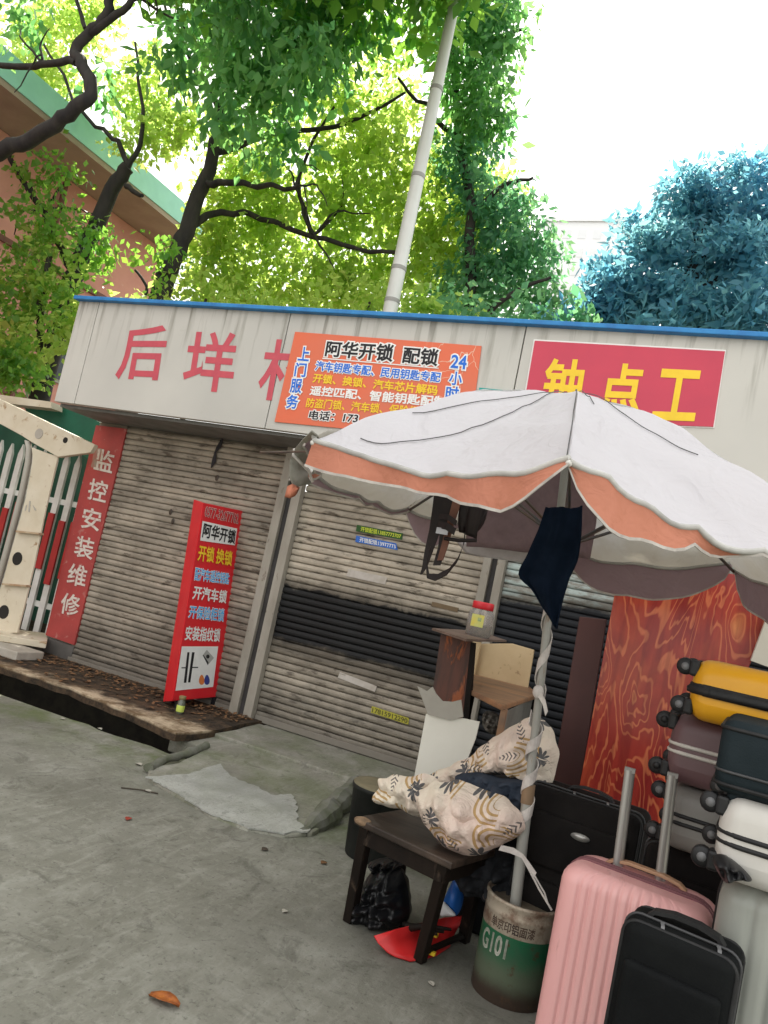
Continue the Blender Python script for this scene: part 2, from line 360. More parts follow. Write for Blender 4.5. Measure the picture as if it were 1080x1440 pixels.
# torn strip and dents on the first shutter
mb = MB(); mb.ribbon([onY(a, b, W - .03) for a, b in ((314, 614), (308, 628), (303, 636), (301, 648), (297, 658))], (1, 0, 0), [.012, .05, .02, .045, .012]); part('torn_strip', mb, BLACKP, shop)
mb = MB()
for a, b in ((305, 1 and 672), (240, 720), (243, 733)): mb.ball(onY(a, b, W - .015), .018, sc=(1, .3, 1.5))
part('dent', mb, paint('rust hole', (.05, .035, .025)), shop)
# pilaster board
PB = [(135, 598), (178, 603), (104, 907), (64, 893)]
pq = tq(PB, lambda a, b: onY(a, b, W - .03)); pil = thing('pilaster_sign', 'tall narrow faded red board with pale vertical characters left of the first shutter', 'sign', (pq[3]))
part('board', MB().prism(pq, (0, .025, 0)), basic('faded red board', (.40, .055, .05), (.30, .045, .042), 4, .5, .05, c3=(.42, .16, .14)), pil)
part('torn_sticker', MB().prism(tq([(133, 628), (146, 632), (142, 660), (128, 657)], lambda a, b: onY(a, b, W - .034)), (0, .003, 0)), basic('torn grey paper', (.30, .27, .22), (.38, .1, .08), 14), pil)
ZP = basic('worn pale characters', (.62, .56, .50), (.45, .2, .18), 30, .6, .02, lo=.5, hi=.7)
cs = [(147, 647), (138, 689), (129, 729), (119, 769), (109, 808), (99, 849)]
for ch, (a, b) in zip('监控安装维修', cs):
    s = 12.5; t = .20
    lettering(ch, tq([(a - s + t * s, b - s * 1.15 - 2), (a + s + t * s, b - s * 1.15 + 4), (a + s - t * s, b + s * 1.15 + 4), (a - s - t * s, b + s * 1.15 - 2)], lambda p, q: onY(p, q, W - .032)), ZP, pil, .003, .02)
part('ledge_block', MB().prism(tq([(66, 896), (104, 909), (98, 930), (60, 915)], lambda a, b: onY(a, b, W - .02)), (0, .03, 0)), basic('grey plinth', (.12, .11, .10)), pil)

# ---- painted fascia characters
fY = lambda a, b: onY(a, b, FY)
nm = thing('village_sign_lettering', 'large faded red painted characters on the left part of the grey fascia', 'lettering', fY(205, 530))
FR = basic('faded red characters', (.56, .085, .11), (.48, .07, .10), 12, .55, .02)
lettering('后', tq([(177, 460), (237, 459), (226, 534), (163, 531)], fY), FR, nm, .003, .022)
lettering('垟', tq([(268, 467), (336, 470), (324, 552), (256, 545)], fY), FR, nm, .003, .022)
lettering('村', tq([(376, 478), (444, 482), (432, 566), (361, 560)], fY), FR, nm, .003, .022)

# ---- orange banner
fB = lambda a, b: onY(a, b, FY - .012); bq = [(415, 466.5), (677, 486.5), (660, 620), (386, 593)]
ban = thing('locksmith_banner', 'orange vinyl banner with black, blue and yellow characters on the fascia', 'banner', fB(386, 593))
g = G('orange vinyl'); vo = g.n('ShaderNodeTexVoronoi', feature='DISTANCE_TO_EDGE'); vo.inputs['Scale'].default_value = 4.5; g.set(vo.inputs[0], g.mix(.12, g.co(), g.noise(6, 3, .5, out=1)))
crk = g.math('MULTIPLY', g.math('LESS_THAN', vo.outputs[0], .006), g.step(g.xyz()[0], 1.05, 1.4))
oc = g.mix(crk, g.mix(g.ramp(g.noise(2, 4), [(.4, 0.), (.7, 1.)]), (.70, .135, .055), (.62, .15, .075)), (.72, .50, .36)); OV = g.out(oc, .4, 0, .45)
part('banner_sheet', MB().prism(tq(bq, fB), (0, .008, 0)), OV, ban)
fT = lambda a, b: onY(a, b, FY - .013)
z2 = lambda x, y: (400 + x * .26852, 455 + y * .26852)
def q4(*p): return [fT(*z2(*c)) for c in p]
outlined('阿华开锁', q4((228, 92), (577, 112), (562, 200), (214, 170)), BLACKP, WHITEP, ban, o1=.035)
outlined('配锁', q4((632, 124), (812, 137), (797, 222), (617, 205)), BLACKP, WHITEP, ban, o1=.035)
outlined('汽车钥匙专配、民用钥匙专配', q4((172, 196), (822, 258), (813, 308), (160, 245)), BLUEP, WHITEP, ban)
lettering('开锁、换锁、汽车芯片解码', q4((158, 262), (805, 325), (798, 376), (148, 308)), YELP, ban, .003, .035)
lettering('遥控匹配、智能钥匙配制', q4((142, 326), (850, 385), (842, 440), (132, 374)), WHITEP, ban, .003, .035)
lettering('防盗门锁、汽车锁、保险柜锁', q4((122, 390), (760, 440), (750, 492), (112, 438)), YELP, ban, .003, .025)
outlined('电话：173', q4((138, 455), (392, 472), (380, 522), (128, 500)), BLACKP, WHITEP, ban)
part('underline', MB().prism(q4((200, 180), (808, 232), (807, 237), (199, 185)), (0, -.003, 0)), WHITEP, ban)
for ch, (x, y) in zip('上门服务', ((105, 160), (87, 243), (64, 327), (44, 410))): outlined(ch, q4((x - 24, y - 36), (x + 32, y - 34), (x + 22, y + 37), (x - 34, y + 32)), BLUEP, WHITEP, ban, o1=.03)
outlined('24', q4((880, 165), (958, 172), (950, 240), (872, 230)), BLUEP, WHITEP, ban, o1=.03)
for ch, (x, y) in zip('小时', ((900, 285), (882, 362))): outlined(ch, q4((x - 30, y - 34), (x + 34, y - 28), (x + 26, y + 40), (x - 38, y + 34)), BLUEP, WHITEP, ban, o1=.03)

# ---- pink red cleaning sign
hb = thing('hourly_worker_sign', 'crimson rectangular sign with big yellow characters on the right of the fascia', 'sign', fB(737, 585))
part('sheet', MB().prism(tq([(752, 479), (1019.5, 494), (1003, 600), (733, 590)], fB), (0, .008, 0)), basic('crimson vinyl', (.56, .045, .085), (.50, .04, .08), 3, .4, .02), hb)
part('white_edge', MB().prism(tq([(750.5, 477), (1021, 492), (1004.5, 602), (731, 592)], lambda a, b: onY(a, b, FY - .005)), (0, .003, 0)), WHITEP, hb)
for ch, q in (('钟', [(772, 506), (823, 508), (813, 572), (760, 570)]), ('点', [(853, 512), (907, 515), (896, 580), (841, 578)]), ('工', [(929, 521), (987, 524), (975, 590), (918, 588)])):
    lettering(ch, tq(q, fB), YELP, hb, .003, .035)
# ---- little green plate
pl = thing('door_plate', 'small teal street number plate on the fascia between orange banner and crimson sign', 'sign', fB(672, 565))
part('plate', MB().prism(tq([(674, 545), (717, 549.5), (713, 570), (670, 566)], fB), (0, .01, 0)), paint('teal enamel', (.02, .32, .29)), pl)
part('plate_mark', MB().prism(tq([(677, 549), (690, 550.5), (689, 553), (676, 551.5)], fB), (0, -.003, 0)).prism(tq([(693, 550.5), (699, 551), (698, 554), (692, 553.5)], fB), (0, -.003, 0)).prism(tq([(701, 551), (707, 551.5), (706, 555), (700, 554.5)], fB), (0, -.003, 0)), WHITEP, pl)

# ---- phone stickers on the shutter
def sticker(name, q, txt, bgm, fgm, label, tx=(.1, .97)):
    Y = W - .024; t = thing(name, label, 'sticker', onY(*q[3], Y)); C = tq(q, lambda a, b: onY(a, b, Y))
    part('strip', MB().prism(C, (0, .004, 0)), bgm, t)
    L = lambda u, v: (C[3] * (1 - u) + C[2] * u) * (1 - v) + (C[0] * (1 - u) + C[1] * u) * v
    lettering(txt, [L(tx[0], .86), L(tx[1], .86), L(tx[1], .14), L(tx[0], .14)], fgm, t, .002, .02)
sticker('phone_sticker', [(502, 738), (566.5, 750), (565, 759), (500.5, 747)], '开锁配锁13857773707', basic('dark green sticker', (.035, .12, .02), (.02, .05, .02), 40), paint('lime print', (.62, .70, .05)), 'narrow green sticker with a lime phone number high on the middle shutter')
sticker('phone_sticker', [(501, 753), (557, 764), (559, 773.5), (499.5, 762)], '开锁配锁13977773', basic('blue sticker', (.03, .10, .45), (.05, .2, .6), 40), WHITEP, 'narrow blue sticker with a white phone number, just below the green one')
sticker('phone_sticker', [(523, 993), (575, 1010), (574, 1019), (521.5, 1002)], '17815912290', basic('yellow sticker', (.46, .42, .04), (.35, .33, .05), 40), paint('olive print', (.09, .08, .02)), 'narrow yellow sticker with a dark phone number low on the middle shutter', (.03, .97))
PAPER = basic('old paper scrap', (.50, .46, .42), (.40, .36, .31), 12, .8, .1, lo=.4)
for i, (q, lab) in enumerate(([[(478, 945), (530, 965), (527, 973), (475, 953)], 'faded paper strip on the lower middle shutter above the yellow sticker'], [[(490, 800), (545, 812), (541, 822), (487, 810)], 'pale paper strip on the middle shutter just above the black band'], [[(608, 846), (645, 855), (643, 861), (606, 852)], 'brownish tape strip on the middle shutter left of the red lidded jar'])):
    single('paper_strip', MB().prism(tq(q, lambda a, b: onY(a, b, W - .022)), (0, .003, 0)), PAPER if i < 2 else basic('brown tape', (.16, .11, .06)), lab, 'paper strip')
# ================================================================== RED LIGHT BOX SIGN
zl = onY(242, 986, 5.0).z; fr = onZ(307, 980, zl); YR = fr.y
bBL = onY(242, 986, 5.0); bBR = fr; bTL = onY(286, 707, 5.0); bTR = onY(345, 719, YR)
bBL2 = onY(229, 987, 5.13); bTL2 = onY(272.5, 702, 5.13); off2 = (bBL2 - bBL)
lb = thing('light_box_sign', 'tall red double sided light box with white, yellow and blue characters', 'sign', onZ(265, 1000, .12))
REDBOX = basic('glossy red acrylic', (.72, .022, .030), (.62, .018, .028), 5, .3, .02)
part('cabinet', MB().hexa([bBL, bBR, bBR + off2, bBL2, bTL, bTR, bTR + off2, bTL2]), REDBOX, lb, bevel=.006)
def lq(pts): # pixel -> point on the box face, 3 mm proud
    n = (bBR - bBL).cross(bTL - bBL).normalized(); n = n if n.y < 0 else -n; o = bBL + n * .003; out = []
    for a, b in pts:
        d = Vector(ray(a, b)); t = (o - Vector((0, 0, CAMH))).dot(n) / d.dot(n); out.append(Vector((0, 0, CAMH)) + d * t)
    return out
z5 = lambda x, y: (200 + x * .26379, 660 + y * .26379)
def L5(*p): return lq([z5(*c) for c in p])
PK = paint('pale pink print', (.70, .55, .52))
outlined('0577-32677762', L5((340, 198), (516, 240), (511, 290), (332, 250)), paint('grey red print', (.40, .08, .08)), PK, lb, 0, .0, .04)
part('white_panel', MB().prism(L5((322, 275), (506, 316), (494, 405), (310, 380)), (0, -.002, 0)), WHITEP, lb)
lettering('阿华开锁', L5((330, 285), (500, 328), (490, 398), (318, 360)), BLACKP, lb, .004, .03)
lettering('开锁', L5((306, 402), (386, 419), (378, 498), (294, 485)), YELP, lb, .002, .03); lettering('换锁', L5((400, 422), (482, 440), (474, 515), (390, 500)), YELP, lb, .002, .03)
outlined('配汽车遥控钥匙', L5((285, 522), (468, 556), (460, 612), (277, 590)), CYANP, WHITEP, lb, 0, .01, .06)
lettering('开汽车锁', L5((278, 620), (454, 648), (444, 714), (266, 690)), WHITEP, lb, .002, .035)
outlined('开保险柜锁', L5((256, 725), (440, 745), (432, 812), (246, 790)), CYANP, WHITEP, lb, 0, .01, .06)
lettering('安装指纹锁', L5((236, 835), (418, 850), (410, 920), (224, 910)), WHITEP, lb, .002, .03)
pan = part('picture_panel', MB().prism(L5((212, 944), (405, 944), (378, 1160), (178, 1180)), (0, -.002, 0)), WHITEP, lb)
n5 = lambda *p: [q + Vector((0, -.004, 0)) for q in L5(*p)]
part('lock_picture', MB().prism(n5((243, 975), (254, 975), (237, 1138), (224, 1138)), (0, -.002, 0)).prism(n5((268, 975), (281, 975), (258, 1136), (246, 1136)), (0, -.002, 0)).prism(n5((212, 1055), (238, 1055), (238, 1061), (212, 1061)), (0, -.002, 0)).prism(n5((262, 1053), (300, 1053), (300, 1059), (262, 1059)), (0, -.002, 0))
     .prism(n5((324, 990), (330, 990), (356, 1030), (352, 1044)), (0, -.002, 0)), BLACKP, lb)
part('key_tag_picture', MB().prism(n5((346, 962), (384, 1005), (356, 1038), (324, 992)), (0, -.001, 0)), paint('silver print', (.42, .42, .40)), lb)
part('round_picture', MB().prism(n5(*[(352 + 9 * math.cos(t), 998 + 11 * math.sin(t)) for t in np.linspace(0, 6.0, 12)]), (0, -.003, 0)), BLACKP, lb)
for c, m in ((319, paint('orange print', (.70, .20, .05))), (347, paint('navy print', (.04, .06, .28)))):
    part('fob_picture', MB().prism(n5(*[(c + 14 * math.cos(t) * (1 - .25 * math.sin(-t)), 1122 + 27 * math.sin(t)) for t in np.linspace(0, 6.0, 14)]), (0, -.002, 0)), m, lb)
for a, b in ((bBL.lerp(bBR, .10), 0), (bBL.lerp(bBR, .88), 0), (bBL2.lerp(bBR + off2, .15), 0), (bBL2.lerp(bBR + off2, .85), 0)):
    part('leg', MB().box((a.x, a.y + .02, (a.z + .12) / 2), (.03, .03, a.z - .12)), BLACKP, lb)
# small jar by the sign
jb = onZ(252, 1003, .12); jar = thing('small_jar', 'tiny glass jar with yellow green label below the red light box', 'jar', jb)
glass = G('murky glass'); GLASS = glass.out((.10, .11, .08), .1, 0, .6)
part('body', MB().lathe([(.026, 0), (.03, .01), (.03, .085), (.022, .10), (.022, .108)], jb, 16), GLASS, jar)
part('label', MB().lathe([(.0306, .015), (.0312, .018), (.0312, .06), (.0306, .063)], jb, 16), paint('lime label', (.55, .65, .12)), jar)
part('lid', MB().lathe([(.024, .106), (.027, .108), (.027, .128), (.025, .131)], jb, 16), paint('olive lid', (.22, .17, .07)), jar)

# ================================================================== STEEL FRAME AND FENCE AT LEFT
sf = thing('steel_frame', 'cream painted steel bracket post with cantilever beam and round holes at the left', 'frame', onY(10, 905, 5.3))
CREAM = basic('chipped cream paint', (.66, .60, .48), (.56, .49, .36), 3, .5, .1, c3=(.30, .17, .07)); CREAMD = basic('darker cream paint', (.44, .41, .36), (.36, .33, .28), 3, .55, .1)  # darker copy of the cream; the flange's shade is in its colour
s4 = lambda x, y: (x * .27778, 560 + y * .27778)
P = lambda pts, Y: [onY(*s4(*c), Y) for c in pts]
part('post', MB().prism(P([(160, 250), (165, 300), (150, 400), (130, 500), (75, 700), (20, 900), (-40, 1100), (-60, 1190), (85, 1188), (120, 1060), (170, 850), (230, 560), (292, 295)], 5.30), (0, .02, 0)), CREAM, sf, bevel=.004)
part('beam', MB().prism(P([(-200, -95), (0, 5), (120, 62), (250, 125), (480, 235), (455, 275), (292, 297), (158, 222), (110, 190), (0, 130), (-200, 40)], 5.285), (0, .05, 0)), CREAM, sf, bevel=.006)
fl = [(158, 222), (165, 262), (160, 330), (130, 480), (75, 690), (20, 890), (-60, 1190)]
fr_ = P(fl, 5.32); mb = MB(); mb.grid([[p + Vector((-.004, 0, 0)) for p in fr_], [p + Vector((-.02, -.06, 0)) for p in fr_]]); part('flange', mb, CREAMD, sf, solid=.012)
for (x0, y0, x1, y1) in ((78, 678, 195, 690), (8, 945, 130, 955)):
    q = P([(x0, y0), (x1, y1)], 5.26); part('stiffener', MB().hexa([q[0], q[1], q[1] + Vector((0, .06, 0)), q[0] + Vector((0, .06, 0))] + [p + Vector((0, 0, .018)) for p in (q[0], q[1], q[1] + Vector((0, .06, 0)), q[0] + Vector((0, .06, 0)))]), basic('rusty cream paint', (.50, .42, .30), (.32, .17, .08), 9), sf)
def disc(x, y, r, Y, mat, name):
    c = onY(*s4(x, y), Y); part(name, MB().prism([c + Vector((r * math.cos(t), 0, r * math.sin(t))) for t in np.linspace(0, 2 * math.pi, 18)[:-1]], (0, .006, 0)), mat, sf)
HOLE = paint('dark hole', (.02, .018, .015), .9)
disc(87, 812, .062, 5.297, HOLE, 'bolt_hole'); disc(18, 1082, .064, 5.297, HOLE, 'bolt_hole'); disc(330, 212, .028, 5.281, HOLE, 'bolt_hole'); disc(196, 179, .05, 5.279, CREAMD, 'end_cap')
part('base_plate', MB().hexa([*(onZ(*p, .20) for p in ((-60, 893), (64, 912), (66, 899))), onZ(-60, 884, .20)] + [*(onZ(*p, .20) + Vector((0, 0, .06)) for p in ((-60, 893), (64, 912), (66, 899))), onZ(-60, 884, .20) + Vector((0, 0, .06))]), CREAM, sf, bevel=.006)
bc = onZ(20, 925, .12); part('base_block', MB().box((bc.x - .35, bc.y + .05, .16), (.95, .30, .075)), basic('pale concrete block', (.46, .43, .37), (.34, .31, .26), 6), sf, bevel=.01)
q = P([(148, 520), (155, 520), (150, 575), (143, 575)], 5.297); part('stamp_mark', MB().prism(q, (0, -.001, 0)).prism(P([(132, 540), (137, 540), (130, 570), (125, 568)], 5.297), (0, -.001, 0)).prism(P([(165, 540), (170, 545), (185, 568), (176, 568)], 5.297), (0, -.001, 0)), paint('grey stamp', (.42, .40, .36)), sf)

fe = thing('picket_fence', 'white pointed picket fence with red lower bands beside the steel frame', 'fence', (-7, 6.3, .05))
PW = basic('picket white', (.78, .78, .74), (.60, .60, .55), 5, .5, .1); PR = basic('picket red', (.46, .035, .03), (.36, .03, .03), 5, .5)
for i in range(15):
    x = -8.6 + i * .175; zt = 2.10 + .01 * (i % 3)
    pk = part('picket', MB().prism([(x - .04, 6.3, .08), (x + .04, 6.3, .08), (x + .04, 6.3, zt - .12), (x, 6.3, zt), (x - .04, 6.3, zt - .12)], (0, .03, 0)), PW, fe)
    m = part('red_band', MB().box((x, 6.292, 1.0 + .05 * (i % 3)), (.084, .02, .70 - .08 * (i % 2))), PR, pk)
for z in (.42, 1.55): part('rail', MB().box((-7.75, 6.345, z), (2.9, .03, .06)), PW, fe)
gh = single('green_hoarding', MB().box((-8.9, 7.0, 1.28), (5.6, .06, 2.5)), basic('dark green sheet', (.012, .065, .04), (.02, .10, .06), 2, .5), 'dark green metal sheet wall standing behind the white picket fence', 'hoarding')
aw = single('awning', MB().prism([onY(20, 560, 5.9), onY(110, 576, 5.9), onY(150, 600, 5.9), onY(128, 648, 5.9), onY(60, 600, 5.9)], (0, .5, .03)), basic('green tarp', (.01, .10, .06), (.015, .14, .08), 3, .5), 'dark green tarpaulin tucked under the left end of the shop fascia', 'tarpaulin')
# pale pipe along the roof of the frame
single('pale_cornice', MB().prism([onY(-120, 540, 5.7), onY(0, 555, 5.7), onY(72, 565, 5.7), onY(72, 574, 5.7), onY(0, 566, 5.7), onY(-120, 551, 5.7)], (0, .15, 0)), CREAM, 'pale concrete edge strip above the steel beam at the far left', 'edge strip')

# ================================================================== PINK BUILDING BEHIND
pb = thing('pink_building', 'pink rendered building with broad turquoise roof edge behind the trees at left', 'building', (-14, 8, 0))
PX = -10.96
part('roof_edge', MB().box((PX - .05, 3.5, 7.93), (.10, 19.0, .44)), basic('turquoise roof band', (.40, .76, .70), (.34, .68, .63), 3, .45, .03), pb)
part('roof_slab', MB().box((PX - 3.6, 3.5, 7.93), (6.99, 19.0, .40)), basic('roof concrete', (.3, .3, .28)), pb)
part('eaves', MB().box((PX - .62, 3.5, 7.66), (1.2, 19.0, .10)), basic('brown eaves', (.44, .33, .28), (.36, .26, .22), 2), pb)
PINK = basic('salmon render', (.72, .34, .29), (.64, .29, .25), 1.5, .85, .15, c3=(.76, .43, .37))
part('wall', MB().box((PX - 4.2, 3.5, 3.8), (6.0, 18.4, 7.6)), PINK, pb)
for z in (5.9, 3.4): part('string_course', MB().box((PX - 1.17, 3.5, z), (.07, 18.4, .10)), basic('dark course', (.22, .09, .07)), pb)
for y in (-2, 2.4, 5.4, 8.4, 11.2):
    w_ = part('window', MB().box((PX - 1.18, y, 4.6), (.06, 1.3, 1.4)), basic('window frame', (.45, .42, .38)), pb)
    part('pane', MB().box((PX - 1.145, y, 4.6), (.02, 1.16, 1.26)), basic('dark pane', (.03, .05, .055), (.02, .03, .035), 1, .1, 0), w_)
part('downpipe', MB().tube([(PX - 1.12, 9.8, 7.6), (PX - 1.12, 9.8, 0)], .05), basic('dark course', (.2, .08, .07)), pb)
# tower far behind; haze is put into its pale colours
ft = thing('tower_block', 'distant high rise block with haze put into its pale colour between the two tree crowns', 'building', (-7, 120, 0))
q = onY(822, 312, 120); TW = basic('pale tower', (.88, .88, .88), (.85, .86, .87), .1, .8, 0); zt = q.z
part('wall', MB().box((q.x, 126, zt / 2), (13, 12, zt)), TW, ft)
part('roof', MB().box((q.x, 126, zt + .4), (13.6, 12.6, .8)), TW, ft)
for r in range(6):
    for c in range(5): part('window', MB().box((q.x - 5 + c * 2.5, 119.98, zt - 2.2 - r * 3.2), (1.3, .06, 1.5)), basic('hazed glass', (.83, .84, .85), (.80, .81, .82), .1, .7, 0), ft)
# lamp pole
lp0 = onY(548, 440, 8.75); lp1 = onY(640, 0, 8.75)
lp = thing('lamp_pole', 'tall pale tapering metal pole rising behind the shop roof', 'pole', (lp0.x, 8.75, 0))
top = lp1 + (lp1 - lp0) * .35
LPM = basic('pale pole paint', (.72, .72, .69), (.60, .60, .57), 4, .45, .05, (1, 1, .3))
part('shaft', MB().tube([(lp0.x, 8.75, 0), lp0, lp1, top], [.105, .098, .075, .065], 16), LPM, lp)
for f in (.03, .13, .42, .70): c = lp0.lerp(lp1, f); part('band', MB().tube([c, c + Vector((0, 0, .05))], .104 - .02 * f, 16), paint('grey band', (.35, .34, .32)), lp)
ah = top + Vector((0, 0, -.1)); part('lamp_arm', MB().tube([ah, ah + Vector((.6, -.9, .35)), ah + Vector((1.0, -1.6, .45))], .035), LPM, lp)
part('lamp_head', MB().ball(ah + Vector((1.15, -1.85, .45)), .3, sc=(.7, 1.2, .35)), LPM, lp)
# ================================================================== TREES
def leafmat(name, d1, d2, t1, t2, trans=.5):
    g = G(name); gi = g.n('ShaderNodeNewGeometry'); r = gi.outputs['Random Per Island']
    nz = g.ramp(g.noise(.9, 3, .5), [(.35, 0.), (.65, 1.)]); f = g.math('MULTIPLY_ADD', r, .55, g.math('MULTIPLY', nz, .45))
    g.out(g.mix(f, d1, d2), .45, 0, .35); return g.translucent(g.mix(f, t1, t2), trans)
BARK = basic('dark bark', (.026, .023, .024), (.055, .047, .042), 7, .9, .6, (1, 1, .3))
def crown_mesh(lobes, leaf, aspect, per, spread, droop):
    V = []; n_tot = 0
    for (c, r, n) in lobes:
        c = np.array(c); r = np.array(r) * np.array([1, .7, 1])
        u = RNG.normal(size=(n, 3)); u /= np.linalg.norm(u, axis=1)[:, None]
        rad = RNG.uniform(0, 1, n) ** .45; cen = c + u * rad[:, None] * r
        tw = u * np.array([1, 1, .5]) + RNG.normal(size=(n, 3)) * .6 + np.array([0, 0, -droop * .5]); tw /= np.linalg.norm(tw, axis=1)[:, None]
        k = per
        t = RNG.uniform(-1, 1, (n, k, 1)); p = cen[:, None, :] + tw[:, None, :] * t * spread + RNG.normal(size=(n, k, 3)) * spread * .38
        d = tw[:, None, :] * .5 + RNG.normal(size=(n, k, 3)) * .75 + np.array([0, 0, -droop]); d /= np.linalg.norm(d, axis=2)[..., None]
        s = np.cross(d, RNG.normal(size=(n, k, 3))); s /= np.linalg.norm(s, axis=2)[..., None]
        nn = np.cross(d, s); L = leaf * RNG.uniform(.5, 1.0, (n, k, 1)) * RNG.uniform(.75, 1.75, (n, k, 1)); w = L * aspect
        a = p; b = p + d * L * .45 + s * w - nn * w * .3; e = p + d * L * .45 - s * w - nn * w * .3; tip = p + d * L - nn * L * .12
        V.append(np.stack([a, b, tip, e], axis=2).reshape(-1, 3))
    return np.concatenate(V)
def crown(parent, lobes, mat, leaf=.13, aspect=.27, per=16, spread=.24, droop=.55, dens=.45):
    lobes = [(c, r, max(4, int(n * dens))) for c, r, n in lobes]
    V = crown_mesh(lobes, leaf, aspect, per, spread, droop) - np.array(base_of(parent)); n = len(V) // 4
    me = bpy.data.meshes.new('crown'); me.vertices.add(len(V)); me.vertices.foreach_set('co', V.astype(np.float32).ravel())
    idx = np.arange(n)[:, None] * 4 + np.array([0, 1, 2, 0, 2, 3]); me.loops.add(n * 6); me.loops.foreach_set('vertex_index', idx.astype(np.int32).ravel())
    me.polygons.add(n * 2); me.polygons.foreach_set('loop_start', np.arange(0, n * 6, 3, dtype=np.int32))
    me.materials.append(mat); me.update(calc_edges=True); me.validate()
    o = bpy.data.objects.new('crown', me); COL.objects.link(o); o.parent = parent; return o
def lobe(px, py, Y, rx, rz, ry, n): return (tuple(onY(px, py, Y)), (rx, ry, rz), n)
def limb(pts, r, wob=.05, k=4):
    P = [Vector(p) for p in pts]; out = []
    for i in range(len(P) - 1):
        for j in range(k):
            t = j / k; a, b, c, d = P[max(i - 1, 0)], P[i], P[i + 1], P[min(i + 2, len(P) - 1)]
            q = .5 * ((2 * b) + (c - a) * t + (2 * a - 5 * b + 4 * c - d) * t * t + (3 * b - a - 3 * c + d) * t ** 3); wb = min(wob, (c - b).length * .05)
            out.append(q + Vector((random.uniform(-wb, wb), random.uniform(-wb, wb), random.uniform(-wb, wb))) * (0 if i == 0 and j == 0 else 1))
    out.append(P[-1]); n = len(out); return out, [r[0] + (r[1] - r[0]) * i / (n - 1) for i in range(n)]
def branches(parent, specs, name='branch'):
    for pts, r in specs:
        p, rr = limb(pts, r); part(name, MB().tube(p, rr, 8), BARK, parent)
def twigs(parent, start, ends, r=.028):
    mb = MB()
    for e in ends:
        s = Vector(start); m = s.lerp(Vector(e), .5) + Vector((random.uniform(-.2, .2), random.uniform(-.2, .2), random.uniform(0, .3)))
        p, rr = limb([s, m, e], (r, r * .3), .04, 4); mb.tube(p, rr, 6)
    part('twigs', mb, BARK, parent)
YG = leafmat('sunny yellow green leaf', (.10, .20, .04), (.15, .24, .055), (.58, .86, .17), (.82, .95, .25), .62)
MG = leafmat('mid green leaf', (.05, .15, .035), (.08, .19, .04), (.26, .62, .09), (.50, .80, .10), .52)
DG = leafmat('deep green hanging leaf', (.04, .14, .06), (.07, .18, .065), (.20, .58, .20), (.44, .78, .20), .52)
TG = leafmat('blue green leaf', (.04, .15, .095), (.07, .19, .10), (.16, .52, .26), (.40, .72, .26), .5)
BG = leafmat('haze tinted leaf', (.035, .13, .22), (.065, .20, .26), (.14, .48, .72), (.36, .70, .68), .55)  # blue cast of lens haze put into the leaf colour

# A: leaning tree behind the shop with the bright crown
tA = thing('leaning_tree', 'leaning dark trunk with bright yellow green crown behind the shop, left of the lamp pole', 'tree', (-7.0, 9.3, 0))
YA = 9.3; oA = lambda a, b, Y=YA: onY(a, b, Y)
p, r = limb([(oA(205, 480).x, YA, 0), oA(215, 440), oA(240, 380), oA(262, 325), oA(285, 262), oA(300, 215), oA(312, 160), oA(330, 60), oA(350, -120)], (.18, .055), .03); part('trunk', MB().tube(p, r, 10), BARK, tA)
branches(tA, [([oA(290, 258), oA(340, 258, 9.1), oA(416, 264, 8.9)], (.065, .03)), ([oA(300, 215), oA(380, 190, 9.9), oA(500, 170, 10.3), oA(570, 130, 10.4)], (.06, .02)), ([oA(350, 300, 10), oA(440, 330, 10.2), oA(520, 352, 10.3), oA(575, 350, 10.2)], (.05, .03)), ([oA(262, 325), oA(300, 300, 9.7), oA(350, 300, 10)], (.07, .05)),
              ([oA(312, 160), oA(270, 90, 9), oA(230, 0, 8.8)], (.06, .02)), ([oA(440, 330, 10.2), oA(420, 250, 10.2), oA(470, 150, 10.2)], (.045, .02))])
twigs(tA, oA(440, 330, 10.2), [oA(400, 230, 10), oA(480, 250, 10.4), oA(520, 300, 10.4), oA(470, 380, 10)])
twigs(tA, oA(416, 264, 8.9), [oA(450, 240, 8.8), oA(460, 290, 8.9), oA(430, 310, 8.9)], .02)
crown(tA, [lobe(400, 300, 10.8, 1.7, 1.3, 1.2, 520), lobe(540, 260, 11.0, 1.5, 1.5, 1.2, 520), lobe(470, 150, 10.8, 1.7, 1.2, 1.2, 420), lobe(330, 400, 10.6, 1.1, .7, .9, 240), lobe(460, 400, 10.8, 1.3, .7, .9, 300), lobe(590, 380, 11.2, 1.2, 1.0, .9, 320), lobe(640, 300, 11.6, 1.2, 1.2, 1.0, 300), lobe(330, 250, 10.4, .9, 1.0, .8, 160), lobe(300, 340, 10.2, .6, .5, .5, 70)], YG, .15, .30, 15, .26)
crown(tA, [lobe(420, 60, 8.6, 1.1, .9, .8, 170), lobe(340, 110, 8.4, .8, .8, .7, 120), lobe(300, 30, 8.6, 1.0, .8, .8, 120), lobe(470, 20, 9.0, 1.0, .8, .8, 140), lobe(380, 190, 8.5, .5, .45, .5, 40)], DG, .20, .24, 14, .28, .9)
crown(tA, [lobe(400, -150, 9.5, 2.6, 1.5, 2.2, 420), lobe(150, -250, 9, 2.6, 1.7, 2.4, 360), lobe(380, -420, 9, 3.0, 1.8, 2.8, 420), lobe(40, -520, 9, 3.0, 1.8, 2.8, 380)], MG, .24, .30, 14, .34, .55, .45)  # lobes above the view, added to shade the ground in front

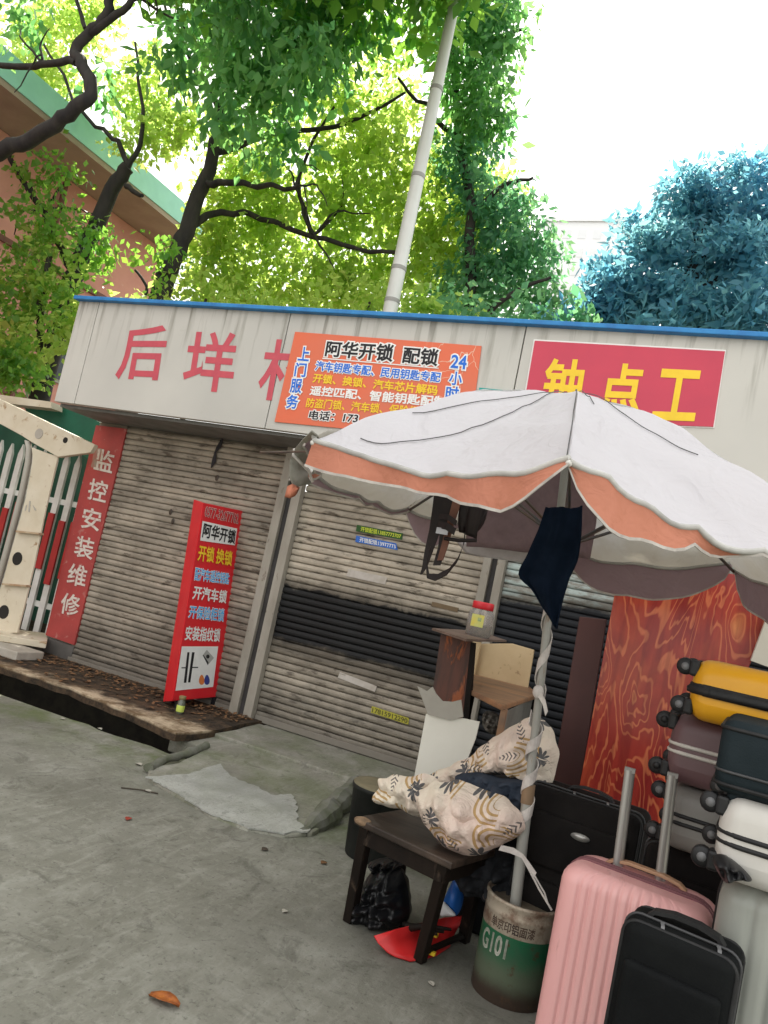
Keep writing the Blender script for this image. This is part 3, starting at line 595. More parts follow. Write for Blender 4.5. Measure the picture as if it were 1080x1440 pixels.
# B: dark trunk crossing the pink building
tB = thing('forked_tree', 'dark forked tree with sparse leaves in front of the pink building', 'tree', (-8.3, 8.9, 0)); YB = 8.9; oB = lambda a, b, Y=YB: onY(a, b, Y)
p, r = limb([(oB(75, 520).x, YB, 0), oB(85, 450), oB(105, 385), oB(130, 330), oB(158, 268), oB(180, 235)], (.17, .11), .03); part('trunk', MB().tube(p, r, 10), BARK, tB)
branches(tB, [([oB(180, 235), oB(166, 200, 8.8), oB(120, 160, 8.7), oB(60, 60, 8.6)], (.05, .02)), ([oB(180, 235), oB(200, 180, 9), oB(190, 60, 9.2)], (.05, .02)), ([oB(178, 262), oB(200, 275, 8.8)], (.05, .03)), ([oB(105, 385), oB(60, 300, 8.7), oB(10, 210, 8.6)], (.07, .04)), ([oB(60, 500), oB(55, 430, 8.5), oB(70, 360, 8.4)], (.07, .04)), ([oB(200, 430, 9.2), oB(206, 405, 9.2), oB(190, 380, 9.2)], (.03, .02))])
twigs(tB, oB(60, 300, 8.7), [oB(20, 330, 8.6), oB(100, 260, 8.7), oB(40, 240, 8.7), oB(130, 300, 8.6)])
crown(tB, [lobe(60, 330, 8.5, .9, .8, .7, 70), lobe(30, 430, 8.3, .7, .8, .6, 80), lobe(120, 440, 8.4, .7, .5, .5, 44), lobe(70, 240, 8.5, .7, .4, .5, 26), lobe(140, 350, 8.4, .5, .4, .4, 26), lobe(20, 520, 7.9, .55, .35, .5, 46), lobe(225, 365, 8.6, .35, .35, .3, 12)], MG, .125, .32, 13, .22, .55, .85)
crown(tB, [lobe(50, 390, 8.2, .9, .8, .6, 40), lobe(110, 470, 8.2, .6, .5, .5, 44), lobe(20, 490, 8.0, .6, .4, .5, 44), lobe(250, 180, 9.6, .8, .5, .6, 70), lobe(60, 110, 9.4, 1.0, .5, .7, 100), lobe(210, 120, 9.6, .9, .8, .7, 100), lobe(110, 30, 9.6, 1.2, .6, .8, 110), lobe(190, 200, 9.2, .5, .4, .4, 24), lobe(50, 50, 9.8, 1.0, .8, .8, 90)], YG, .125, .32, 13, .22, .55, 1.0)
crown(tB, [lobe(-250, -100, 8, 2.6, 2.2, 2.2, 240), lobe(-120, -300, 8.4, 2.6, 1.6, 2.2, 300)], MG, .22, .30, 14, .34, .55, .45)  # unseen upper lobes put in to keep sun off the ground

# C: tree right of the lamp pole
tC = thing('bushy_tree', 'tall bushy green tree right of the lamp pole with drooping twigs against the white sky', 'tree', (-4.1, 10.6, 0)); oC = lambda a, b, Y=10.6: onY(a, b, Y)
p, r = limb([(oC(650, 500).x, 10.6, 0), oC(655, 460), oC(660, 300), oC(640, 120), oC(640, -80)], (.11, .04), .05); part('trunk', MB().tube(p, r, 10), BARK, tC)
branches(tC, [([oC(655, 470), oC(690, 435, 10.4), oC(735, 405, 10.3), oC(775, 390, 10.3)], (.06, .02)), ([oC(660, 300), oC(710, 260), oC(750, 250)], (.05, .02)), ([oC(650, 200), oC(600, 150, 10.3), oC(560, 110, 10.2)], (.05, .02)), ([oC(640, 120), oC(700, 60), oC(740, 40)], (.05, .02))])
crown(tC, [lobe(665, 90, 10.4, .75, .9, .8, 260), lobe(680, 170, 10.5, .55, .4, .6, 120), lobe(640, 20, 10.2, .9, .7, .8, 200), lobe(700, 30, 10.4, .55, .5, .5, 80)], DG, .15, .25, 15, .22, .8)
crown(tC, [lobe(690, 290, 10.8, .75, .55, .8, 230), lobe(720, 360, 10.9, .85, .6, .8, 300), lobe(670, 400, 10.7, .9, .5, .7, 200), lobe(650, 230, 10.6, .6, .5, .6, 120), lobe(770, 430, 10.8, .6, .3, .5, 130)], TG, .13, .24, 15, .2, .8)
crown(tC, [lobe(620, -140, 10.4, 1.6, 1.3, 1.5, 260), lobe(600, -380, 10.2, 2.2, 1.6, 2.0, 300)], MG, .2, .28, 14, .3, .55, .3)  # crown lobes out of view, added for ground shade

# D: broad leaved tree at right, tinted blue for lens haze
tD = thing('broadleaf_tree', 'dense broad leaved tree tinted blue for haze behind the shop roof at the right', 'tree', (-.6, 10.0, 0)); oD = lambda a, b, Y=10.: onY(a, b, Y)
p, r = limb([(oD(985, 520).x, 10, 0), oD(985, 480), oD(975, 400), oD(990, 300)], (.22, .08), .05); part('trunk', MB().tube(p, r, 10), BARK, tD)
branches(tD, [([oD(985, 430), oD(930, 370), oD(890, 340)], (.08, .03)), ([oD(980, 420), oD(1040, 340), oD(1080, 300)], (.08, .03)), ([oD(985, 460), oD(900, 440), oD(840, 420)], (.07, .02))])
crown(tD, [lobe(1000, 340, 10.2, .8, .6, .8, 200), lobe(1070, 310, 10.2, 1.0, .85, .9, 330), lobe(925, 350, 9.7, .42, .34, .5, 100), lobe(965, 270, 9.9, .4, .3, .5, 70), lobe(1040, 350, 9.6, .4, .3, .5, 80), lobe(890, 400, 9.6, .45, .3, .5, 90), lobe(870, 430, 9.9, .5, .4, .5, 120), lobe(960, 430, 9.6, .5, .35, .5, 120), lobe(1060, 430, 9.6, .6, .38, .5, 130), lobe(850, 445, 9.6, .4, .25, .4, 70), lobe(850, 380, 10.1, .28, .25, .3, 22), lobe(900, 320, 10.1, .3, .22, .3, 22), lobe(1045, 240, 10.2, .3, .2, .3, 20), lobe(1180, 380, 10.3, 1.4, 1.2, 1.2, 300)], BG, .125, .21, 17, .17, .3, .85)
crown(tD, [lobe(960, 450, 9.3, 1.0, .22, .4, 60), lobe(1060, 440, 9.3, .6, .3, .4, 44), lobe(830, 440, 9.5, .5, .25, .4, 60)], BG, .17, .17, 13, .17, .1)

# E: dark bough reaching in from the left, nearer than the shop
tE = thing('overhanging_tree', 'dark crooked bough of a nearer tree reaching in from the left edge', 'tree', (-9.6, 6.4, 0)); oE = lambda a, b, Y=6.6: onY(a, b, Y)
p, r = limb([(-9.6, 6.4, 0), (-9.5, 6.4, 2.5), (-9.2, 6.5, 4.2), oE(-120, 262)], (.26, .115), .03); part('trunk', MB().tube(p, r, 12), BARK, tE)
branches(tE, [([oE(-120, 262), oE(0, 214), oE(50, 190), oE(98, 160), oE(128, 132), oE(120, 98), oE(106, 74), oE(125, 45), oE(150, 22), oE(156, -30), oE(170, -160)], (.105, .055)), ([oE(128, 45), oE(165, 20), oE(195, -10), oE(260, -60)], (.055, .03)), ([oE(106, 88), oE(60, 88), oE(0, 90), oE(-80, 80)], (.05, .035)), ([oE(120, 40), oE(110, 0), oE(120, -60)], (.03, .02))])
twigs(tE, oE(60, 88), [oE(70, 40), oE(30, 40), oE(20, 130)], .02); twigs(tE, oE(156, -20), [oE(220, 20, 6.8), oE(60, -40, 6.5), oE(260, 40, 7)], .03)
crown(tE, [lobe(330, 20, 7.2, .75, .5, .7, 60), lobe(420, 90, 7.4, .45, .5, .5, 44), lobe(250, 70, 7.2, .5, .5, .5, 34), lobe(320, 150, 7.4, .35, .5, .4, 34), lobe(150, 110, 7.2, .5, .4, .5, 14), lobe(30, 30, 7.0, .5, .4, .5, 20)], DG, .17, .25, 12, .24, .9)
crown(tE, [((-4.5, 7.2, 9.8), (2.4, 1.6, 1.1), 420), ((-6.6, 6.8, 9.2), (2.0, 1.6, 1.1), 300), ((-2.6, 6.6, 9.4), (1.8, 1.5, 1.0), 240), ((-5.5, 8.3, 9.9), (2.0, 2.0, 1.0), 420), ((-4.2, 8.0, 10.2), (1.6, 1.6, .9), 260), lobe(260, -160, 6.4, 1.8, 1.0, 1.6, 240), lobe(-60, -200, 6, 2.0, 1.2, 2.0, 260), lobe(200, -420, 5.6, 2.6, 1.4, 2.4, 320), lobe(560, -420, 6, 2.2, 1.3, 2.0, 240)], MG, .22, .3, 14, .34, .55, .42)  # unseen lobes added across the sun's path to close sun patches
for i, (px, py, Y, mat, lab) in enumerate(((290, 420, 8.8, YG, 'bright green shrub just above the shop roof beside the leaning trunk'), (520, 425, 9.2, YG, 'bright green shrub above the shop roof at the foot of the lamp pole'), (700, 455, 9.0, TG, 'darker green shrub above the shop roof right of the lamp pole'))):
    c = onY(px, py, Y); s = thing('shrub', lab, 'shrub', (c.x, Y, 0)); p, r = limb([(c.x, Y, 0), (c.x + .1, Y, c.z * .6), c], (.06, .02)); part('stem', MB().tube(p, r, 7), BARK, s)
    crown(s, [lobe(px, py, Y, 1.1, .45, .5, 90), lobe(px - 90, py + 25, Y, .6, .3, .4, 40), lobe(px + 90, py + 20, Y, .7, .35, .4, 50)], mat, .12, .32, 14, .2)
# ================================================================== PARASOL
UC = Vector((-.57, 3.0, 0)); UR = 1.12; RZ = 1.80; AP = Vector((-.635, 3.06, 2.275))
um = thing('stall_parasol', 'large faded white stall parasol with orange valance standing in a paint bucket', 'umbrella', (-.49, 3.05, .30))
def corner(k): t = R_(-80 - 45 * k); return Vector((UC.x + UR * math.cos(t), UC.y + UR * math.sin(t), RZ + {7: -.11, 6: -.05}.get(k % 8, 0)))
def canopy_pt(k, t, s):
    a, b = corner(k), corner(k + 1); e = a.lerp(b, t); bul = 4 * t * (1 - t)
    p = AP.lerp(e, s); prof = (AP.z - e.z) * (.20 * math.sin(math.pi * s ** .8))
    p.z += prof - bul * {0: .085, 7: .06}.get(k, .05) * s ** 1.5 + .034 * noise.noise(Vector((p.x * 2.6, p.y * 2.6, 3))) * min(1, s * 2) + .030 * ((1 - abs(noise.noise(Vector((p.x * 2.2 + p.y * 3.4 + k, (p.x - p.y) * 1.3, k * 3.))))) ** 4 - .3) * s + .014 * noise.noise(Vector((p.x * 8, p.y * 6, 1 + k))) * min(1, s * 2) + .006 * math.sin(17 * s + 5 * t + k) * s * (1 - s) * 4
    p += (UC + Vector((0, 0, RZ)) - e) * bul * .05 * s; return p
def fabric(name, top, under, amount, rough=.8, flip=False, hem=False):
    g = G(name); gi = g.n('ShaderNodeNewGeometry'); n1 = g.noise(3.2, 6, .6); c = g.mix(g.ramp(n1, [(.4, 0.), (.72, .8)]), top, tuple(x * .80 for x in top))
    c = g.mix(g.ramp(g.noise(11, 6, .7), [(.58, 0.), (.72, .5)]), c, tuple(x * f for x, f in zip(top, (.62, .56, .46)))); c = g.mix(g.ramp(g.noise(1.7, 6, .65, .6, co=g.co(loc=(5, 2, 0))), [(.52, 0.), (.66, .5)]), c, tuple(x * f for x, f in zip(top, (.80, .74, .62))))
    if hem:
        hz = g.math('ADD', g.xyz()[2], g.math('MULTIPLY', g.math('SUBTRACT', g.noise(4, 6, .7), .5), .20)); c = g.mix(g.math('MULTIPLY', g.step(hz, 1.70, 1.46), .8), c, tuple(x * f for x, f in zip(top, (.56, .49, .38))))
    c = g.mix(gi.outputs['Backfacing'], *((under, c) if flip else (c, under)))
    g.bump(g.math('ADD', g.noise(5, 3, .5, 1.2), g.math('MULTIPLY', g.noise(14, 3, .5, 2.0), .20)), .6, .035); g.out(c, rough, 0, .2)
    return g.translucent(c, amount)
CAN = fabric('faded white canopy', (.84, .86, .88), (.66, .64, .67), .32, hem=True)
VAL = fabric('faded orange valance', (.50, .20, .13), (.30, .215, .235), .10, flip=True)  # inner face purple: its backlit shade is put into the colour
BIND = basic('white binding tape', (.52, .49, .45), (.34, .31, .28), 20, .8, .1)
for k in range(8):
    P = [[canopy_pt(k, t / 30, s / 26) for t in range(31)] for s in range(1, 27)]
    part('canopy_panel', MB().grid(P, True, True), CAN, um)
    # valance: depth along the rim
    fr = k in (0, 7); cols = []; n = 26
    for i in range(n + 1):
        t = i / n; p = canopy_pt(k, t, 1.0)
        if k == 0: dpt = .016 + .088 * min(1, (t / .2)) ** .8 * (1 - .62 * min(1, max(0, (t - .2) / .28)) * (1 - .6 * min(1, max(0, (t - .6) / .3))))
        elif k == 7: tt = 1 - t; dpt = .008 + .115 * min(1, tt / .13) ** .8 * max(0, 1 - max(0, (tt - .13) / .50))
        else: dpt = .16 * math.sin(math.pi * min(max(t, .0), 1)) ** .35
        if k == 1: dpt = .03
        if k == 2: dpt = .02 + .05 * max(0, 1 - t / .22)
        if k == 3: dpt = .012 + .13 * math.sin(math.pi * min(1, max(0, t / .32)))
        o = (p - UC); o.z = 0; o.normalize(); fl = .18 if fr else .12
        wave = .014 * math.sin(9 * t + k) + .012 * math.sin(23 * t + 1) + .02 * noise.noise(Vector((t * 7, k, 0)))
        cols.append([p + Vector((0, 0, -.002)) + o * .004] + [p + o * (fl * dpt * q + wave * q) + Vector((0, 0, -dpt * q)) for q in (.25, .5, .75, 1.0)])
    va = part('valance', MB().grid([[c[j] for c in cols] for j in range(5)], True, True), VAL, um)
    part('binding', MB().ribbon([c[-1] for c in cols], (0, 0, 1), .008, .004), BIND, va)
    part('rim_hem', MB().tube([canopy_pt(k, t / 30, 1.0) + Vector((0, 0, .002)) for t in range(31)], .009, 6), basic('grey hem', (.30, .29, .27), (.50, .49, .46), 7), um)  # hem grey holds both dirt and the shadow band along the edge
    hubp = AP + Vector((0, 0, -.07)); e = corner(k) + Vector((0, 0, -.012))
    rb = part('rib', MB().tube([hubp, hubp.lerp(e, .5) + Vector((0, 0, .03)), e], .007, 6), basic('rib steel', (.10, .10, .105), (.17, .12, .09), 9, .4, .1, metal=.6), um)
    run = Vector((-.545, 3.055, 1.70)); part('strut', MB().tube([run, hubp.lerp(e, .52) + Vector((0, 0, .02))], .006, 6), basic('rib steel', (.1, .1, .1)), rb)
    part('rib_tip', MB().ball(e, .009), paint('tip plastic', (.62, .60, .56)), rb)
part('top_cap', MB().lathe([(.16, -.045), (.09, -.01), (.035, .018), (.012, .03)], AP + Vector((0, 0, .012)), 20), CAN, um)
# dark stitched seams running over the canopy
SEAM = basic('dark stitch cord', (.05, .05, .05), (.10, .10, .11), 9)
def seam(k, f0, f1, n=26):
    mb = MB(); pts = []
    for i in range(n + 1):
        a = i / n; t, s = f0(a), f1(a); pts.append(canopy_pt(k, t, s) + Vector((0, 0, .006)))
    for i in range(0, n): 
        pass
    mb.tube(pts, .0017, 5); part('seam', mb, SEAM, um)
seam(0, lambda a: .90 - .72 * a, lambda a: .93 - .90 * a * a if a < 1 else .05); seam(0, lambda a: .95 - .6 * a, lambda a: .72 - .66 * a)
seam(7, lambda a: .90 - .72 * a, lambda a: .08 + .55 * a); seam(7, lambda a: .93 - .1 * a, lambda a: .06 + .4 * a); seam(0, lambda a: .01, lambda a: .1 + .9 * a); seam(6, lambda a: .95 - .4 * a, lambda a: .1 + .5 * a)
# pole with wrapped cloth strip
PB0 = Vector((-.49, 3.05, .30)); PT = AP + Vector((0, 0, -.01))
pol = lambda z: PB0.lerp(PT, (z - PB0.z) / (PT.z - PB0.z))
POLE = basic('galvanised pole', (.40, .40, .37), (.26, .25, .22), 6, .5, .1, (1, 1, .2), c3=(.22, .13, .07))
part('pole', MB().tube([PB0, pol(.75)], .0215, 14).tube([pol(.75), PT], .016, 14), POLE, um); part('pole_collar', MB().tube([pol(.70), pol(.77)], .0245, 14), basic('rusty collar', (.26, .17, .10)), um)
part('runner', MB().tube([pol(1.66), pol(1.74)], .03, 12), paint('tip plastic', (.6, .6, .56)), um)
WRAP = basic('dirty white cloth strip', (.62, .58, .54), (.42, .38, .36), 18, .85, .3)
def helix(z0, z1, turns, r, w, ph=0.):
    pts = []; n = int(abs(turns) * 16) + 2
    for i in range(n):
        a = i / (n - 1); t = 2 * math.pi * turns * a + ph; pts.append(pol(z0 + (z1 - z0) * a) + Vector((r * math.cos(t), r * math.sin(t), 0)))
    return MB().ribbon(pts, (0, 0, 1), w, .004)
stp = thing('cloth_strip', 'dirty white cloth strip wound around the parasol pole', 'cloth strip', pol(.62))
part('winding', helix(.60, 1.02, 3.2, .025, .05, 2.0), WRAP, stp); part('winding', helix(1.10, 1.52, 2.0, .0215, .06, .4), WRAP, stp)
part('knot', MB().ball(pol(1.12) + Vector((.0, -.03, 0)), .022, sc=(1, .7, 1.2)).ribbon([pol(1.12) + Vector((0, -.035, 0)), pol(1.09) + Vector((.03, -.05, -.0)), pol(1.05) + Vector((.045, -.05, 0))], (.3, 0, 1), .02), WRAP, stp)
# cord with rag from stool to bucket
fc = lambda a, b: onY(a, b, 2.92); cd = thing('tie_cord', 'pale twisted cord with loose ends tied from the patterned cloth down to the paint bucket', 'cord', fc(775, 1275))
part('cord', MB().ribbon([fc(703, 1192), fc(720, 1196), fc(735, 1204), fc(745, 1220), fc(752, 1232)], (.3, 0, 1), [.02, .022, .014, .02, .026]).tube([fc(746, 1226), fc(758, 1250), fc(776, 1280)], .004).tube([fc(751, 1230), fc(766, 1256), fc(771, 1272)], .003), WRAP, cd)
# guy wire and folded fabric at the left corner
gw = single('guy_wire', MB().tube([corner(1) + Vector((.04, .02, -.03)), onY(366, 636, 2.55)], .004, 6), basic('rib steel', (.1, .1, .1)), 'thin grey rod sticking out from the left corner of the parasol', 'rod')
fy = lambda a, b, Y=2.42: onY(a, b, Y)
def sheet(pxrows, fn, sub=3):
    return [[fn(*c) for c in row] for row in pxrows]
FOLD = fabric('grey folded canopy', (.30, .29, .25), (.26, .24, .22), .1)
part('folded_corner', MB().grid([[fy(438, 606, 2.05), fy(424, 620, 2.2), fy(414, 632), fy(408, 648), fy(407, 668), fy(412, 684)], [fy(446, 612, 2.08), fy(432, 628, 2.25), fy(424, 642, 2.44), fy(420, 660, 2.46), fy(420, 674, 2.46), fy(420, 684, 2.46)], [fy(450, 620, 2.15), fy(444, 640, 2.36), fy(436, 652, 2.52), fy(432, 664, 2.52), fy(434, 674, 2.5), fy(438, 680, 2.5)]]), FOLD, um, solid=.006)
ORT = basic('faded orange cloth', (.56, .20, .115), (.45, .15, .09), 14, .8, .3)
part('orange_tip', MB().grid([[fy(405, 684), fy(412, 681), fy(421, 686)], [fy(402, 696), fy(410, 694, 2.38), fy(417, 694)], [fy(401, 699), fy(408, 700, 2.4), fy(414, 697)]]), ORT, um, solid=.006)
part('fold_binding', MB().tube([fy(414, 632, 2.40), fy(412, 640, 2.38), fy(424, 652, 2.40), fy(434, 662, 2.44), fy(440, 678, 2.46)], .006, 6), BIND, um)

# hanging cloths and bags under the parasol -------------------------------------------------
def drape(pxgrid, depths, amp=.02, seed=0, sub=4):
    """smooth sheet through a grid of pixels at given depths, with folds"""
    rows = []; R = len(pxgrid); Cn = len(pxgrid[0])
    K = [[onY(*pxgrid[i][j], depths[i] if not isinstance(depths[i], (list, tuple)) else depths[i][j]) for j in range(Cn)] for i in range(R)]
    def cr(a, b, c, d, t): return .5 * ((2 * b) + (c - a) * t + (2 * a - 5 * b + 4 * c - d) * t * t + (3 * b - a - 3 * c + d) * t ** 3)
    def line(pts):
        out = []
        for i in range(len(pts) - 1):
            a = pts[max(i - 1, 0)]; b = pts[i]; c = pts[i + 1]; d = pts[min(i + 2, len(pts) - 1)]
            for k in range(sub): out.append(cr(a, b, c, d, k / sub))
        return out + [pts[-1]]
    H = [line(r) for r in K]; V = [line([H[i][j] for i in range(R)]) for j in range(len(H[0]))]
    n, m = len(V[0]), len(V)
    for i in range(n):
        rows.append([V[j][i] + Vector((0, amp * (math.sin(j * .9 + seed) + .6 * math.sin(j * 1.9 + i * .35 + seed * 2)), 0)) for j in range(m)])
    return rows
def cloth(name, c1, c2, amount=.0, sc=14):
    return basic(name, c1, c2, sc, .95, .35, bs=40, spec=.1)
NAVY = cloth('navy cloth', (.004, .009, .020), (.008, .015, .032))
single('navy_cloth', MB().grid(drape([[(768, 713), (785, 713), (802, 714), (819, 712)], [(756, 745), (775, 748), (795, 750), (818, 750)], [(742, 778), (765, 782), (788, 785), (814, 784)], [(730, 808), (755, 815), (780, 815), (802, 812)], [(748, 828), (762, 838), (778, 842), (794, 836)], [(762, 852), (770, 858), (780, 862), (789, 858)], [(776, 874), (779, 878), (782, 884), (784, 880)]], [2.80, 2.82, 2.84, 2.86, 2.88, 2.9, 2.92], .012)), NAVY, 'dark navy cloth hanging in a point from the parasol pole', 'cloth', solid=.006)
PURP = cloth('dull purple cloth', (.28, .20, .22), (.22, .155, .17))
single('canopy_stand_in', MB().grid(drape([[(655, 672), (700, 668), (745, 664), (795, 660), (828, 690)], [(655, 715), (700, 715), (745, 716), (800, 715), (840, 720)], [(655, 768), (700, 772), (745, 777), (800, 782), (830, 786)]], [3.55, 3.65, 3.75], .012, 2)), PURP, 'added dull purple sheet standing in for the darker canopy underside behind the bags', 'cloth', solid=.004)  # added sheet in place of the darker canopy underside
single('grey_sheet', MB().grid(drape([[(640, 760), (690, 769), (740, 775), (805, 782)], [(655, 778), (690, 785), (740, 791), (800, 794)]], [3.85, 3.86], .008, 1)), cloth('pale grey cloth', (.52, .49, .50), (.42, .40, .41)), 'pale grey cloth edge showing below the purple sheet', 'cloth', solid=.004)
STRAP = basic('dark brown strap', (.012, .008, .009), (.025, .016, .016), 9, .6, .2); TAN = basic('tan leather strap', (.20, .085, .055), (.12, .05, .035), 9, .6, .2)
bgt = thing('strap_bag', 'dark brown bag with long hanging straps under the left of the parasol', 'bag', onY(640, 740, 3.0)); f3 = lambda a, b, Y=3.0: onY(a, b, Y)
part('bag_body', MB().grid(drape([[(652, 680), (672, 682), (690, 690)], [(646, 715), (664, 722), (680, 728)], [(648, 748), (660, 752), (668, 756)]], [3.0, 2.98, 3.0], .012)), STRAP, bgt, solid=.035)
part('strap', MB().ribbon([f3(622, 680), f3(618, 715), f3(612, 745), f3(603, 775), f3(597, 798), f3(592, 808)], (1, 0, .2), [.06, .06, .05, .035, .02, .008], .006), STRAP, bgt)
part('strap', MB().ribbon([f3(634, 684, 2.98), f3(632, 715, 2.98), f3(628, 740, 2.98), f3(622, 770, 2.98), f3(614, 795, 2.97)], (1, 0, .2), [.07, .06, .05, .035, .03], .006), STRAP, bgt)
part('strap', MB().ribbon([f3(605, 770, 2.96), f3(600, 795, 2.96), f3(602, 810, 2.95), f3(614, 812, 2.95), f3(630, 804, 2.95), f3(643, 788, 2.95), f3(652, 766, 2.96), f3(654, 748, 2.97)], (.2, .2, 1), [.012, .014, .02, .03, .03, .022, .012, .01], .006), STRAP, bgt)
part('tan_strap', MB().ribbon([f3(646, 690, 2.97), f3(640, 715, 2.96), f3(634, 735, 2.96), f3(626, 765, 2.96), f3(619, 788, 2.96)], (1, 0, .2), [.035, .035, .03, .028, .024], .006), TAN, bgt)
part('cross_band', MB().ribbon([f3(618, 726, 2.94), f3(630, 727, 2.92), f3(642, 736, 2.93)], (.15, 0, 1), .022, .006).ribbon([f3(616, 738, 2.94), f3(628, 740, 2.92), f3(640, 748, 2.93)], (.15, 0, 1), .028, .006).tube([f3(625, 757, 2.95), f3(645, 760, 2.95), f3(670, 760, 2.95)], .008), STRAP, bgt)
part('buckle', MB().box(f3(622, 747, 2.93), (.05, .008, .025)), basic('steel buckle', (.42, .42, .44), None, 9, .3, 0, metal=.8), bgt)
part('pale_tag', MB().box(f3(632, 684, 2.94), (.07, .006, .04)), basic('pale blue tag', (.45, .52, .62), (.5, .36, .34), 20), bgt)
# ================================================================== THINGS ON THE GROUND
def ring_out(pts, n=5):
    out = []; k = len(pts)
    for i in range(k):
        a, b, c, d = pts[i - 1], pts[i], pts[(i + 1) % k], pts[(i + 2) % k]
        for j in range(n):
            t = j / n; out.append(.5 * ((2 * b) + (c - a) * t + (2 * a - 5 * b + 4 * c - d) * t * t + (3 * b - a - 3 * c + d) * t ** 3))
    return out
def inflate(pts, thick, back=None, rings=16, wr=.01, seed=0, fr=1.0, cen=None, pw=.5, fold=0.):
    """closed lumpy body grown from an outline, bulging to both sides"""
    P = ring_out(pts, 8); n = len(P)
    if fold: P = [p + Vector((noise.noise(p * 16 + Vector((seed, 0, 0))), 0, noise.noise(p * 16 + Vector((0, seed, 3))))) * .016 for p in P]
    c = cen or sum(P, Vector((0, 0, 0))) / n; mb = MB(); back = thick if back is None else back
    def side(sg, th):
        rows = []
        for r in range(rings + 1):
            s = r / rings; row = []
            for i in range(n + 1):
                p = c.lerp(P[i % n], s); q = p * 9 * fr; w = (math.sin(q.x * 2.1 + q.z * 3.3 + seed) + math.sin(q.z * 4.7 - q.x * 3.1 + seed * 1.7) * .7 + .5 * math.sin(q.x * 9 + q.z * 2 + seed)) * wr
                w = abs(w) * 1.6 - wr + wr * 2.2 * (.5 - abs(noise.noise(Vector((q.x * .9 + seed, q.z * .9, seed))))) + wr * (.5 - abs(noise.noise(Vector((q.x * 2.2, q.z * 1.6 + seed, 3)))))
                if fold:
                    f1 = noise.noise(Vector((p.x * 5.5 + p.z * 4.0 + seed, (p.z - p.x) * 2.0, seed))); f2 = noise.noise(Vector((p.x * 11 - p.z * 6 + seed, p.z * 4.5, seed + 4)))
                    w += fold * ((1 - abs(f1)) ** 3 - .45) + fold * .45 * ((1 - abs(f2)) ** 3 - .45)
                p = p + Vector((0, sg * (th * (1 - s * s) ** pw + w * (1 - s ** 4)), 0)); row.append(p)
            rows.append(row)
        return rows
    mb.grid(side(-1, thick), True, False); mb.grid(side(1, back), True, True); return mb
# paint bucket
bc = Vector((-.472, 3.115, 0)); bk = thing('paint_bucket', 'rusty green and white paint bucket holding the parasol pole', 'bucket', bc)
g = G('old painted tin'); z = g.xyz()[2]; rag = g.noise(9, 6, .7); zr = g.math('ADD', z, g.math('MULTIPLY', g.math('SUBTRACT', rag, .5), .05))
wht = g.mix(g.ramp(g.noise(14, 6, .7), [(.45, 0.), (.62, 1.)]), (.42, .36, .28), (.20, .13, .09)); grn = g.mix(g.ramp(g.noise(10, 5, .6), [(.4, 0.), (.7, 1.)]), (.012, .15, .065), (.05, .12, .07))
grn = g.mix(g.step(zr, .20, .10), grn, (.12, .15, .10)); col = g.mix(g.step(z, .2425, .2445), grn, wht); col = g.mix(g.step(zr, .10, .03), col, (.055, .038, .028))
col = g.mix(g.ramp(g.noise(22, 7, .7), [(.58, 0.), (.66, .8)]), col, (.10, .055, .03)); g.bump(rag, .2, .004); TIN = g.out(col, .5, .2, .4)
part('pail', MB().lathe([(.138, 0), (.141, .006), (.141, .30), (.144, .305), (.141, .312), (.141, .338), (.146, .345), (.146, .356), (.136, .356), (.133, .345), (.132, .315), (.01, .318)], bc, 40), TIN, bk)
part('cement_fill', MB().lathe([(.1325, .322), (.09, .332), (.02, .336), (.001, .337)], bc, 30), basic('dirty cement fill', (.16, .13, .09), (.09, .07, .05), 10, .95, .5), bk)
def wrap(a0, a1, z0, z1, r=.1422):
    return lambda u, v: bc + Vector((r * math.cos(a0 + (a1 - a0) * u), r * math.sin(a0 + (a1 - a0) * u), z0 + (z1 - z0) * v))
va = math.atan2(-bc.y, -bc.x)
lettering('G101', [(0, 0, 1), (1, 0, 1), (1, 0, 0), (0, 0, 0)], basic('chipped white print', (.60, .60, .52), (.30, .34, .26), 40, .6, .05), bk, warp=wrap(va - 1.05, va - .22, .165, .232), offset=.03)
lettering('单京印铝面漆', [(0, 0, 1), (1, 0, 1), (1, 0, 0), (0, 0, 0)], basic('brown print', (.07, .05, .045), (.2, .14, .1), 40, .7, .05), bk, warp=wrap(va - .80, va + .42, .255, .292), offset=.02)
part('wire_ear', MB().ball(bc + Vector((.146, .0, .30)), .014).ball(bc + Vector((-.146, 0, .30)), .014), basic('rib steel', (.1, .1, .1)), bk)
part('handle', MB().tube([bc + Vector((.15 * math.cos(t), .02 + .06 * math.sin(t), .30 - .16 * math.sin(t))) for t in np.linspace(0, math.pi, 14)], .004), basic('rib steel', (.1, .1, .1)), bk)
# stool
A = onZ(506, 1150, .46); B = onZ(634, 1210, .46); u = (B - A).normalized(); v = Vector((-u.y, u.x, 0)); Ls = (B - A).length; Ds = .30
st = thing('stool', 'dark worn square wooden stool with chipped pale corner', 'stool', (A + B) / 2 + v * .15 - Vector((0, 0, .46)))
DW = basic('dark worn wood', (.008, .006, .005), (.016, .011, .008), 7, .65, .3, (1, 1, .3), c3=(.05, .035, .025), spec=.15)
rot = Matrix((u, v, Vector((0, 0, 1)))).transposed(); cen = (A + B) / 2 + v * Ds / 2
g = G('stool top wood'); n1 = g.noise(6, 7, .65, .3, co=g.co((.5, 2.5, 1))); col = g.mix(g.ramp(n1, [(.42, 0.), (.66, 1.)]), (.022, .015, .011), (.075, .052, .038)); g.bump(n1, .3, .004); g.out(col, .5)
part('seat', MB().box(cen + Vector((0, 0, -.014)), (Ls + .03, Ds + .03, .028), rot), g.m, st, bevel=.006)
